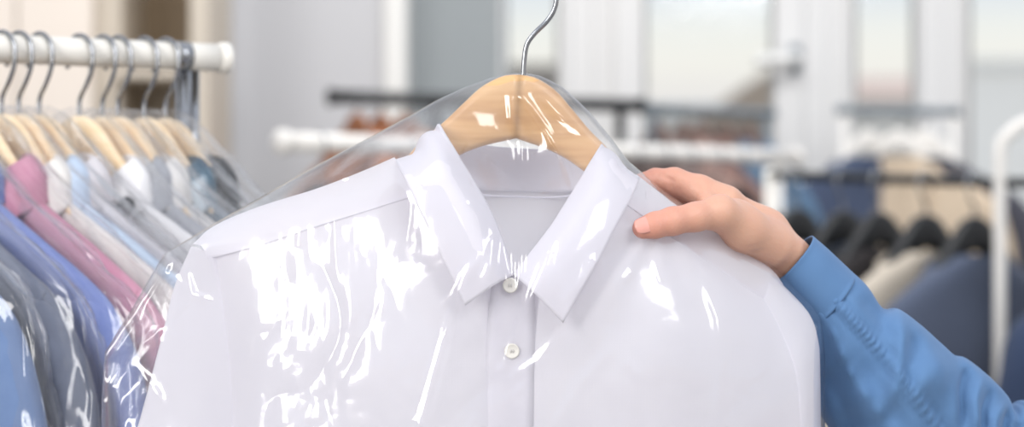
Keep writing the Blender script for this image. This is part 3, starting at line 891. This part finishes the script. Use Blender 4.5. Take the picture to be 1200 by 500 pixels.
# back panel (its inside shows in the neck opening)
BK = [[(262, 296, .060), (275, 400, .085), (270, 600, .09), (260, BOT, .09)],
      [(370, 240, .072), (370, 400, .094), (370, 600, .096), (370, BOT, .096)],
      [(480, 214, .074), (480, 400, .062), (480, 600, .07), (480, BOT, .08)],
      [(606, 222, .069), (606, 300, .046), (606, 400, .042), (606, 600, .06), (606, BOT, .08)],
      [(720, 222, .070), (720, 400, .062), (720, 600, .07), (720, BOT, .08)],
      [(835, 284, .052), (830, 400, .09), (830, 600, .096), (830, BOT, .096)],
      [(908, 338, .060), (915, 430, .085), (915, 600, .09), (915, BOT, .09)]]
cloth_surf('back_panel', BK, 70, 60, shirt, collect=False, flip=True)
# collar
FO = [(601, 322, -.050), (590, 285, -.047), (575, 248, -.042), (556, 214, -.032), (540, 188, -.020), (526, 164, -.004), (514, 145, .014), (516, 147, .034), (534, 160, .056), (566, 170, .070), (606, 174, .076), (650, 176, .070), (686, 177, .056), (701, 171, .036), (705, 169, .016), (697, 182, -.004), (678, 214, -.020), (662, 240, -.032), (645, 266, -.042), (622, 296, -.048), (602, 322, -.052)]
ED = [(545, 358, -.066), (527, 320, -.066), (508, 280, -.063), (490, 243, -.058), (476, 212, -.048), (467, 196, -.016), (464, 188, .014), (470, 192, .045), (500, 206, .076), (550, 216, .090), (606, 220, .094), (660, 220, .090), (712, 218, .076), (740, 212, .045), (748, 208, .014), (747, 216, -.016), (737, 237, -.038), (719, 270, -.050), (700, 308, -.058), (680, 343, -.064), (660, 378, -.067)]
ST = [(596, 332, -.040), (585, 300, -.036), (571, 266, -.030), (556, 240, -.020), (543, 222, -.006), (533, 210, .010), (530, 206, .026), (534, 212, .042), (550, 219, .056), (575, 223, .064), (606, 224, .066), (640, 225, .064), (668, 224, .056), (684, 220, .042), (688, 214, .026), (684, 214, .010), (672, 226, -.006), (660, 244, -.020), (644, 272, -.030), (624, 302, -.037), (604, 332, -.041)]
BU = [((f[0] * .62 + e[0] * .38), (f[1] * .62 + e[1] * .38) - 2, min(f[2], e[2]) * .6 + (f[2] + e[2]) * .2 - (.004 if abs(k - 10) > 4 else -.004)) for k, (f, e) in enumerate(zip(FO, ED))]
g = skin([ED, BU, FO], 160, 26)
g2 = skin([FO, ST], 160, 10)
front_pts.append(g.reshape(-1, 3))
co = mesh('collar', S_arr(g), grid_faces(26, 160), M['white_cloth'], shirt)
md = co.modifiers.new('cloth thickness', 'SOLIDIFY'); md.thickness = .0022; md.offset = 0
cs = mesh('collar_stand', S_arr(g2), grid_faces(10, 160), M['white_cloth'], shirt)
md = cs.modifiers.new('cloth thickness', 'SOLIDIFY'); md.thickness = .0012; md.offset = 0
# inside yoke seam and stitching of the neck
nk = [(533, 212, .010), (536, 218, .042), (552, 225, .056), (575, 229, .064), (606, 230, .066), (640, 231, .064), (668, 229, .056), (686, 224, .042)]
mesh('neck_seam', S_arr(tube(nk, 0.0, 4, 60)[0][::4]) if False else tube([S(*p) for p in nk], .0007, 6, 60)[0], grid_faces(60, 6, True), M['white_seam'], shirt)
# placket
def strip(l, r, off):
    g = skin([[(a, b, c + off) for a, b, c in l], [(a, b, c + off) for a, b, c in r]], 60, 6)
    return g
l = [(577, 326, -.0465), (571, 380, -.0495), (568, 440, -.0520), (565, 520, -.0535), (563, BOT, -.0525)]
r = [(627, 326, -.0465), (627, 380, -.0495), (626, 440, -.0520), (625, 520, -.0535), (624, BOT, -.0525)]
g = strip(l, r, -.0018)
front_pts.append(g.reshape(-1, 3))
pk = mesh('placket', S_arr(g), grid_faces(6, 60, False), M['white_cloth'], shirt)
md = pk.modifiers.new('cloth thickness', 'SOLIDIFY'); md.thickness = .0016; md.offset = 0
# front band of the collar stand between the collar points
g = skin([[(578, 316, -.0440), (600, 322, -.0475), (622, 316, -.0440)], [(566, 334, -.0440), (600, 337, -.0470), (636, 334, -.0440)]], 20, 6)
tb = mesh('neck_band', S_arr(g), grid_faces(6, 20, True and False, True), M['white_cloth'], shirt)
md = tb.modifiers.new('cloth thickness', 'SOLIDIFY'); md.thickness = .0016; md.offset = 0
for bx_, by_, bd in ((598, 334, -.0522), (600, 411, -.0535), (599, 512, -.0562), (599, 612, -.057)):
    c = S(bx_, by_, bd)
    bt = mesh('button', *disc_lathe([(.0008, -.0006), (.0048, -.0006), (.0058, .0004), (.0058, .0014), (.0052, .0019), (.0044, .0014), (.0006, .0013)], c, (0, -1, 0), 28), M['pearl'], shirt)
    mb = MB()
    for sx_ in (-1, 1):
        mb.add(*tube([c + [sx_ * .0009, -.0014, -.0012], c + [sx_ * .0009, -.0021, 0], c + [sx_ * .0009, -.0014, .0012]], .0004, 6, 6))
    mb.build('thread', M['thread'], bt)

# ------------------------------------------------------------------ the film bag over it
step = 2.0
X = np.arange(119, 967.1, step); Yp = None
outline = [(119, 470), (121, 428), (123, 412), (138, 388), (152, 366), (168, 338), (182, 314), (192, 298), (204, 290), (222, 279), (250, 262), (310, 228), (350, 205), (385, 186), (440, 157), (480, 135), (512, 117), (545, 102), (575, 91), (600, 86), (615, 85), (634, 89), (660, 102), (690, 130), (715, 160), (736, 188), (756, 205), (778, 223), (800, 238), (820, 253), (845, 269), (872, 287), (905, 309), (935, 341), (952, 358), (961, 372), (965, 390), (967, 420)]
o_ = np.array(outline, float)
top = np.interp(X, o_[:, 0], o_[:, 1])
nxg, nyg = len(X), 340
BB = 800
vv = np.linspace(0, 1, nyg) ** 1.0
GX = np.repeat(X[:, None], nyg, 1)
GY = top[:, None] + (BB - top)[:, None] * vv[None, :]
# height map of what lies underneath, in a regular pixel raster
RX0, RY0, RS_ = 100, 60, 4.0
rw, rh = int(900 / RS_), int(800 / RS_)
base = np.full((rw, rh), .032)
fp = np.concatenate(front_pts + [np.array([[609 + a, 95 + abs(a) * .55, .016] for a in np.linspace(-90, 95, 200)]), np.array([[609 + a, 125 + abs(a) * .5, .014] for a in np.linspace(-85, 85, 200)])])
ix = ((fp[:, 0] - RX0) / RS_).astype(int); iy = ((fp[:, 1] - RY0) / RS_).astype(int)
ok = (ix >= 1) & (ix < rw - 1) & (iy >= 1) & (iy < rh - 1)
for dx in (-1, 0, 1):
    for dy_ in (-1, 0, 1):
        np.minimum.at(base, (ix[ok] + dx, iy[ok] + dy_), fp[ok, 2])
Fm = base.copy()
def blur(A):
    B = np.pad(A, 1, mode='edge')
    B = (B[:-2] + B[1:-1] * 2 + B[2:]) / 4
    return (B[:, :-2] + B[:, 1:-1] * 2 + B[:, 2:]) / 4
for it in range(160):
    Fm = np.minimum(base, blur(Fm))
for it in range(24):
    Fm = np.minimum(blur(Fm), base + .004)
for it in range(10):
    Fm = blur(Fm)
def samp(A, x, y):
    u = np.clip((x - RX0) / RS_, 0, rw - 1.001); v = np.clip((y - RY0) / RS_, 0, rh - 1.001)
    i = u.astype(int); j = v.astype(int); a = u - i; b = v - j
    return (A[i, j] * (1 - a) + A[i + 1, j] * a) * (1 - b) + (A[i, j + 1] * (1 - a) + A[i + 1, j + 1] * a) * b
ZF = samp(Fm, GX, GY) - .0035

def seg_dist(x, y, pts):
    d = np.full(x.shape, 1e9); tt = np.zeros(x.shape)
    n = len(pts) - 1
    for k in range(n):
        ax, ay = pts[k]; bx_, by_ = pts[k + 1]
        L2 = (bx_ - ax) ** 2 + (by_ - ay) ** 2
        t = np.clip(((x - ax) * (bx_ - ax) + (y - ay) * (by_ - ay)) / L2, 0, 1)
        dd = np.hypot(x - ax - t * (bx_ - ax), y - ay - t * (by_ - ay))
        m = dd < d
        d = np.where(m, dd, d); tt = np.where(m, (k + t) / n, tt)
    return d, tt
# creases of the film: (polyline, height mm, half width px)
creases = [
 ([(597, 98), (600, 138), (611, 165), (612, 215), (610, 300), (606, 395)], 5, 5),
 ([(600, 100), (622, 125), (640, 150), (660, 185), (680, 240)], 5, 5),
 ([(632, 108), (655, 135), (682, 155), (702, 172)], 4, 5),
 ([(700, 132), (722, 165), (740, 192)], 4, 4),
 ([(576, 255), (580, 275), (572, 315), (564, 345)], 3.5, 5),
 ([(588, 258), (592, 300), (606, 380)], 3, 4),
 ([(650, 272), (640, 310), (618, 360), (602, 398), (592, 430), (578, 440)], 4.5, 6),
 ([(578, 355), (577, 440)], 3.5, 4),
 ([(690, 305), (664, 352), (663, 385), (630, 425), (600, 442)], 4.5, 7),
 ([(560, 300), (545, 325), (520, 400), (492, 500), (478, 560)], 4.5, 6),
 ([(548, 345), (530, 400), (505, 500)], 4, 5),
 ([(700, 300), (690, 320), (672, 345)], 3, 4),
 ([(640, 520), (680, 450), (725, 400)], 2.5, 8),
 ([(826, 330), (842, 372), (846, 420), (838, 500), (830, 600)], 4, 6),
 ([(788, 268), (815, 300), (842, 330), (850, 345)], 3, 7),
 ([(855, 300), (868, 310)], 3, 4), ([(730, 330), (742, 316)], 2.5, 4),
 ([(960, 375), (930, 400), (915, 440), (925, 520)], 3, 7),
 ([(184, 316), (205, 325), (225, 345), (250, 352)], 5, 5), ([(218, 318), (226, 345)], 4, 4), ([(200, 372), (226, 346)], 4, 5),
 ([(205, 300), (182, 325), (150, 372), (124, 420)], 6, 5), ([(190, 385), (165, 402), (128, 448)], 6, 5), ([(130, 415), (160, 405), (190, 398)], 4, 5),
 ([(150, 420), (172, 445), (190, 470)], 4, 5), ([(126, 440), (140, 470), (150, 540)], 5, 7),
 ([(390, 205), (415, 208), (432, 222)], 4, 4), ([(440, 165), (470, 158), (490, 140)], 4, 5), ([(400, 200), (430, 180), (470, 170)], 4, 6),
 ([(385, 215), (392, 260), (395, 330)], 3, 4), ([(470, 215), (480, 240), (474, 300)], 3, 5), ([(480, 200), (520, 165), (545, 130)], 3, 5),
 ([(505, 122), (513, 133)], 3, 3), ([(545, 205), (552, 235), (575, 252)], 3.5, 5), ([(706, 182), (690, 205), (675, 218)], 4, 5),
 ([(770, 210), (790, 250)], 2.5, 4), ([(260, 262), (300, 245), (335, 240)], 3, 5), ([(215, 285), (240, 275), (270, 262)], 4, 5),
]
rsn = np.random.RandomState(4)
for k in range(26):      # small stray nicks
    x0 = rsn.uniform(230, 930); y0 = rsn.uniform(250, 560)
    an = rsn.uniform(0.6, 2.4); l_ = rsn.uniform(12, 45)
    creases.append(([(x0, y0), (x0 + l_ * math.cos(an) * .5, y0 + l_ * math.sin(an) * .5 + 2), (x0 + l_ * math.cos(an), y0 + l_ * math.sin(an))], rsn.uniform(.8, 1.8), rsn.uniform(3, 6)))
W_ = np.zeros_like(GX)
for pts, hgt, wd in creases:
    d, tt = seg_dist(GX, GY, pts)
    W_ -= hgt * 1e-3 * .5 * np.exp(-(d / wd) ** 2) * np.clip(np.minimum(tt, 1 - tt) * 5 + .25, 0, 1)
def bump2(cx, cy, rx, ry):
    return np.exp(-(((GX - cx) / rx) ** 2 + ((GY - cy) / ry) ** 2))
mask = np.clip(bump2(385, 330, 75, 90) * 1.3 + bump2(345, 440, 60, 110) * 1.2 + bump2(440, 270, 60, 40) + bump2(455, 480, 30, 60) * .8, 0, 1)
edge_l = bump2(142, 410, 34, 110) + bump2(430, 185, 90, 28)
W_ -= crumple((GX * .55 + GY * .83) / 17 + 5, (GX * .83 - GY * .55) / 60, 44, .0, .4) * .006 * bump2(430, 188, 75, 24)
ga, gb = GY * .81 - GX * .58, GX * .81 + GY * .58
W_ -= (crumple(GX / 46 + 5, GY / 70 + 9, 31, .05, .35) * .0040 + crumple(GX / 15, GY / 22, 37, 0, .2) * .0005) * mask
W_ -= crumple(gb / 40 + 15, ga / 110 + 3, 41, .0, .45) * .010 * np.clip(edge_l, 0, 1)
W_ -= crumple(GX / 90 + 8, GY / 150 + 2, 51, .02, .3) * .0022
# distance to the outline (rounded edge of the bag)
e_top = (GY - top[:, None])
slope = np.gradient(top, X)[:, None]
e_n = e_top / np.sqrt(1 + slope ** 2)
e_side = np.minimum(GX - X[0], X[-1] - GX)
ed = np.minimum(e_n, np.maximum(e_side, 0))
rw_ = np.where(GX > 760, 16.0, 30.0)
e = np.clip(ed / rw_, 0, 1)
rim = np.sqrt(np.clip(1 - (1 - e) ** 2, 0, 1))
MID = .032 - .012 * np.exp(-((GX - 790) / 60) ** 2)
ZF = MID + (ZF - MID) * rim + W_ * np.clip(e * 2.5, 0, 1)
fs_g = np.stack([GX, GY, ZF], -1)
thick_b = .072 - .052 * np.exp(-(((GX - 800) / 75) ** 2 + ((GY - 250) / 60) ** 2)) - .03 * np.exp(-((GY - 85) / 50) ** 2)
ZB = MID + (thick_b + crumple(GX / 60 + 3, GY / 80 + 1, 61) * .006) * rim
bs_g = np.stack([GX, GY, ZB], -1)
bag = thing('garment_bag', 'large clear plastic garment bag draped over the white dress shirt', 'garment bag', S(600, 300, .03))
mesh('front_sheet', S_arr(fs_g), grid_faces(nxg, nyg), M['film'], bag)
mesh('back_sheet', S_arr(bs_g[::2, ::2]), grid_faces(len(X[::2]), len(vv[::2]), False, True), M['film'], bag)

# ------------------------------------------------------------------ the person: hand and blue sleeve
def mat_skin():
    m, N, L, b = new_mat('skin')
    tc = N.new('ShaderNodeTexCoord'); sx = N.new('ShaderNodeSeparateXYZ'); L.new(tc.outputs['Object'], sx.inputs[0])
    mr = N.new('ShaderNodeMapRange'); mr.inputs[1].default_value = -.012; mr.inputs[2].default_value = -.105
    L.new(sx.outputs['X'], mr.inputs[0])
    nz = N.new('ShaderNodeTexNoise'); nz.inputs['Scale'].default_value = 55; nz.inputs['Detail'].default_value = 4
    L.new(tc.outputs['Object'], nz.inputs['Vector'])
    ad = N.new('ShaderNodeMath'); ad.operation = 'MULTIPLY_ADD'; ad.inputs[1].default_value = .5; ad.inputs[2].default_value = -.2
    L.new(nz.outputs['Fac'], ad.inputs[0])
    a2 = N.new('ShaderNodeMath'); a2.operation = 'ADD'; a2.use_clamp = True
    L.new(mr.outputs[0], a2.inputs[0]); L.new(ad.outputs[0], a2.inputs[1])
    r = N.new('ShaderNodeValToRGB'); e = r.color_ramp.elements
    e[0].position = 0; e[0].color = (*lin((204, 159, 136)), 1); e[1].position = 1; e[1].color = (*lin((196, 132, 115)), 1)
    L.new(a2.outputs[0], r.inputs['Fac']); L.new(r.outputs['Color'], b.inputs['Base Color'])
    b.inputs['Roughness'].default_value = .5
    b.inputs['Subsurface Weight'].default_value = .15
    b.inputs['Subsurface Radius'].default_value = (.01, .004, .002)
    b.inputs['Subsurface Scale'].default_value = .4
    n3 = N.new('ShaderNodeTexNoise'); n3.inputs['Scale'].default_value = 420; n3.inputs['Detail'].default_value = 3
    vo = N.new('ShaderNodeTexVoronoi'); vo.inputs['Scale'].default_value = 520
    L.new(tc.outputs['Object'], n3.inputs['Vector']); L.new(tc.outputs['Object'], vo.inputs['Vector'])
    bp = N.new('ShaderNodeBump'); bp.inputs['Strength'].default_value = .22; bp.inputs['Distance'].default_value = .0006
    mu = N.new('ShaderNodeMath'); mu.operation = 'ADD'; L.new(n3.outputs['Fac'], mu.inputs[0]); L.new(vo.outputs['Distance'], mu.inputs[1])
    L.new(mu.outputs[0], bp.inputs['Height']); L.new(bp.outputs['Normal'], b.inputs['Normal'])
    return m
M['skin'] = mat_skin()
M['nail'] = mat_plain('thumb nail', (212, 152, 140), .22, var=.03, scale=80)

person = thing('person', 'person in a blue long sleeved shirt pinching the bagged white shirt with the right hand', 'person', S(870, 262, .03))
hgs = .0010
lo = S(725, 350, .0) ; hi = S(1010, 180, .0)
ox, oy, oz = lo[0] - .004, Y0 - .075, lo[2] - .004
nx_, ny_, nz_ = int((hi[0] - lo[0] + .01) / hgs), int(.215 / hgs), int((hi[2] - lo[2] + .008) / hgs)
gx, gy, gz = np.meshgrid(ox + np.arange(nx_) * hgs, oy + np.arange(ny_) * hgs, oz + np.arange(nz_) * hgs, indexing='ij')
G = np.stack([gx, gy, gz], -1).astype(np.float32)
px_m = lambda r: r / 1500.0
def cone(a, b, ra, rb):
    return sd_cone(G, S(*a), S(*b), px_m(ra), px_m(rb)).astype(np.float32)
def chain(pts, k=.004):
    d = None
    for (a, ra), (b, rb) in zip(pts[:-1], pts[1:]):
        c = cone(a, b, ra, rb)
        d = c if d is None else smin(d, c, k)
    return d
# forearm, wrist, palm
D = chain([((1010, 380, .085), 33), ((960, 336, .066), 25), ((925, 303, .052), 24.5), ((895, 275, .050), 27)], .010)
D = smin(D, cone((965, 340, .082), (900, 284, .075), 23, 24), .012)
palm = cone((895, 272, .052), (848, 240, .050), 28, 21)
palm = smin(palm, cone((895, 278, .075), (846, 246, .072), 26, 20), .010)
palm = smin(palm, cone((895, 286, .095), (848, 256, .092), 22, 17), .010)
D = smin(D, palm, .012)
# thenar and thumb
D = smin(D, chain([((905, 288, .030), 24), ((872, 268, .010), 25), ((843, 249, -.012), 20)], .008), .012)
th = chain([((843, 249, -.012), 19.5), ((815, 254, -.024), 16.5), ((788, 259, -.032), 15.8), ((768, 263.5, -.036), 14.5), ((754, 267, -.037), 12.6)], .004)
D = smin(D, th, .006)
# index finger, curled behind the shirt edge
idx_ = chain([((850, 238, .044), 22), ((820, 223, .044), 18), ((790, 212.5, .046), 16), ((768, 211, .046), 13.5), ((754, 215, .042), 12), ((752, 231, .036), 11), ((768, 246, .034), 10.5)], .004)
D = smin(D, idx_, .005)
mid_ = chain([((846, 246, .066), 21), ((806, 226, .072), 16), ((772, 226, .076), 14.5), ((760, 240, .074), 13), ((772, 258, .066), 12), ((792, 268, .060), 11)], .004)
D = smin(D, mid_, .003)
rng_ = chain([((848, 254, .086), 19), ((808, 238, .094), 15), ((778, 244, .096), 13.5), ((772, 260, .092), 12), ((790, 274, .084), 11)], .004)
D = smin(D, rng_, .003)
lit_ = chain([((850, 260, .104), 16), ((820, 252, .112), 13), ((796, 260, .114), 11.5), ((794, 272, .110), 10.5), ((806, 280, .104), 10)], .004)
D = smin(D, lit_, .003)
# web between thumb and index, tendons, joint creases
D = smin(D, cone((858, 250, .012), (828, 236, .026), 16, 9), .012)
D = smin(D, cone((930, 292, .036), (868, 248, .022), 6, 7), .014)
def groove(a, b, r, dep, wd=.0011):
    global D
    c = cone(a, b, r, r)
    D = np.maximum(D, D * 1.0) + dep * np.exp(-np.clip(np.abs(c), 0, 1) / wd).astype(np.float32)
for a, b in (((784, 247, -.042), (786, 262, -.049)), ((790, 245, -.041), (791, 260, -.049)), ((796, 244, -.038), (796, 258, -.047))):
    groove(a, b, .4, .00042)
for a, b in (((822, 270, -.020), (842, 272, -.026)), ((818, 267, -.022), (850, 280, -.012)), ((873, 291, -.004), (900, 281, .006)), ((884, 296, .004), (906, 286, .014)), ((840, 262, -.030), (858, 276, -.016))):
    groove(a, b, .4, .0006)
for a, b in (((787, 218, .0365), (792, 246, .038)), ((795, 224, .034), (800, 240, .034)), ((776, 205, .038), (788, 212, .036)), ((768, 222, .034), (784, 236, .036))):
    groove(a, b, .5, .0020, .0022)
# nail bed
Vh, Fh = surface_nets(D, np.array([ox, oy, oz]), hgs)
hand = mesh('body', Vh, Fh, M['skin'], person)
# thumb nail: curved plate on the camera side of the tip
tip = S(754, 267, -.037); ip = S(788, 259, -.032)
ax_ = (tip - ip) / np.linalg.norm(tip - ip)
nrm = np.array([-.18, -.93, .30]); nrm -= ax_ * (nrm @ ax_); nrm /= np.linalg.norm(nrm)
sd = np.cross(ax_, nrm)
cN = S(757, 266.3, -.0367)
V = []
nu_, nv_ = 18, 14
for i in range(nu_):
    f = i / (nu_ - 1)
    al = -.0125 + .0228 * f
    hw = .0064 * math.sqrt(max(0, 1 - (abs(f - .5) * 2) ** 5)) + .0004
    rad = px_m(np.interp(f, [0, .55, 1], [13.55, 13.0, 11.2])) + .00035
    for j in range(nv_):
        s_ = (j / (nv_ - 1) * 2 - 1) * hw
        an = s_ / (rad * .92)
        drop = -.0011 * max(0, f - .6) ** 2 * 6
        V.append(cN + ax_ * al + (nrm * math.cos(an) + sd * math.sin(an)) * (rad + drop))
nl = mesh('thumb_nail', np.array(V), grid_faces(nu_, nv_), M['nail'], hand)
md = nl.modifiers.new('plate', 'SOLIDIFY'); md.thickness = .0009; md.offset = 0

# sleeve: contour stations (upper edge, hidden lower edge, depth of axis, half depth)
st = [((951, 276), (902, 334), .058, .030), ((966, 289), (914, 352), .062, .034), ((981, 303), (924, 370), .066, .036), ((1000, 321), (938, 395), .070, .038)]
st2 = [((991, 313), (931, 384), .068, .035), ((1012, 333), (944, 412), .072, .044), ((1028, 357), (950, 440), .076, .048), ((1038, 362), (955, 458), .078, .049), ((1052, 362), (962, 482), .080, .050), ((1078, 381), (985, 520), .084, .052), ((1100, 401), (1004, 545), .088, .054), ((1116, 415), (1020, 562), .092, .054), ((1130, 419), (1040, 582), .096, .056), ((1154, 438), (1070, 606), .102, .058), ((1176, 461), (1096, 625), .108, .058), ((1183, 478), (1112, 640), .112, .058), ((1192, 473), (1130, 655), .116, .060), ((1210, 472), (1160, 680), .125, .062), ((1300, 520), (1240, 740), .16, .066), ((1420, 560), (1380, 780), .24, .07)]
def sleeve_mesh(st, n, k, wr):
    A = crom([np.concatenate([S(*a, d), S(*b, d), [h]]) for a, b, d, h in st], n)
    V = []
    for i in range(n):
        up, dn, hd = A[i, :3], A[i, 3:6], A[i, 6]
        c = (up + dn) / 2; hv = (up - dn) / 2
        for j in range(k):
            an = 2 * math.pi * j / k
            s_, c_ = math.cos(an), math.sin(an)
            w = wr(i / (n - 1), an)
            V.append(c + hv * s_ * (1 + 0 * w) + np.array([.12, -1, 0.05]) * hd * c_ * (1 + w) + np.array([0, -1, 0]) * 0)
    return np.array(V), grid_faces(n, k, True), A
def wr_sleeve(f, an):
    s = math.sin(an)
    w = 0
    w += .16 * math.exp(-((f - .20 - .06 * math.cos(an)) / .03) ** 2) + .09 * math.sin(f * 34 + 2.6 * math.cos(an) * 1.2) * max(0, s) * (.35 + f)
    w += .08 * math.sin(f * 15 - an * 2.0 + 1.0)
    w += .03 * math.sin(an * 5 + f * 9)
    dd = an - (2.05 - .10 * f)
    w += (.07 + .04 * math.sin(f * 170)) * math.exp(-(dd / .085) ** 2) * (1 if f < .75 else 0)
    if f > .42:
        w += .16 * math.sin((f - .42) * 60 + 1.4 * math.cos(an) * 2) * max(0, math.cos(an - .7)) * min(1, (f - .42) * 6)
    return w
V, Fc, A_ = sleeve_mesh(st2, 260, 96, wr_sleeve)
folds = [([(1051, 361), (1057, 395), (1050, 440), (1040, 480)], 6, 9), ([(1070, 385), (1072, 420), (1066, 470)], -5, 9), ([(1056, 366), (1085, 396), (1104, 436), (1108, 480)], 5, 10),
 ([(1116, 420), (1118, 455), (1122, 505)], 4, 8), ([(1136, 427), (1127, 455), (1130, 505)], -7, 6), ([(1150, 440), (1142, 468), (1146, 510)], 6, 6), ([(1163, 455), (1153, 480), (1154, 512)], -7, 5), ([(1178, 470), (1166, 490), (1165, 515)], 6, 6),
 ([(1184, 478), (1178, 500), (1180, 520)], -9, 5), ([(1124, 418), (1152, 440), (1178, 463)], 5, 8), ([(966, 430), (986, 470), (1004, 510)], -6, 11), ([(958, 470), (972, 500), (985, 530)], 5, 8),
 ([(1006, 345), (1030, 372), (1044, 400)], -3.5, 9), ([(1010, 420), (1040, 470), (1055, 520)], -3, 12), ([(975, 390), (1000, 430), (1030, 490)], 3, 12), ([(1195, 470), (1192, 500)], 6, 7)]
qx = 600 + V[:, 0] / V[:, 1] * F; qy = 250 - (V[:, 2] - H) / V[:, 1] * F
near = np.clip((A_[:, None, 1].repeat(96, 1).reshape(-1) - V[:, 1]) / .02, 0, 1)
for pts, h_, w_ in folds:
    d_, t_ = seg_dist(qx, qy, pts)
    V[:, 1] -= h_ * 1e-3 * np.exp(-(d_ / w_) ** 2) * np.clip(np.minimum(t_, 1 - t_) * 4 + .15, 0, 1) * near
seam = [(978, 352), (1000, 376), (1024, 402), (1052, 436), (1078, 470), (1106, 512)]
d_, t_ = seg_dist(qx, qy, seam)
V[:, 1] -= near * (.0024 + .0016 * np.sin(t_ * 150 + d_ * .25)) * np.exp(-(d_ / 5.5) ** 2)
V[:, 1] += near * .0022 * np.exp(-((d_ - 9) / 3.0) ** 2)
slv = mesh('sleeve', V, Fc, M['blue_cloth'], person)
V, Fc, A_ = sleeve_mesh(st, 40, 80, lambda f, an: .012 * math.sin(an * 3 + f * 4) + (.03 * math.exp(-((f - .97) / .03) ** 2)) + .02 * math.exp(-((f - .03) / .03) ** 2))
cf = mesh('cuff', V, Fc, M['blue_cloth'], slv)
md = cf.modifiers.new('cloth thickness', 'SOLIDIFY'); md.thickness = .0012; md.offset = -1

# ------------------------------------------------------------------ render look
vs = SC.view_settings
vs.view_transform = 'Standard'; vs.look = 'None'; vs.exposure = 0.09; vs.gamma = 1.0; vs.use_curve_mapping = False
SC.cycles.use_denoising = True
SC.cycles.transparent_max_bounces = 40
SC.cycles.max_bounces = 10
SC.cycles.caustics_reflective = False; SC.cycles.caustics_refractive = False
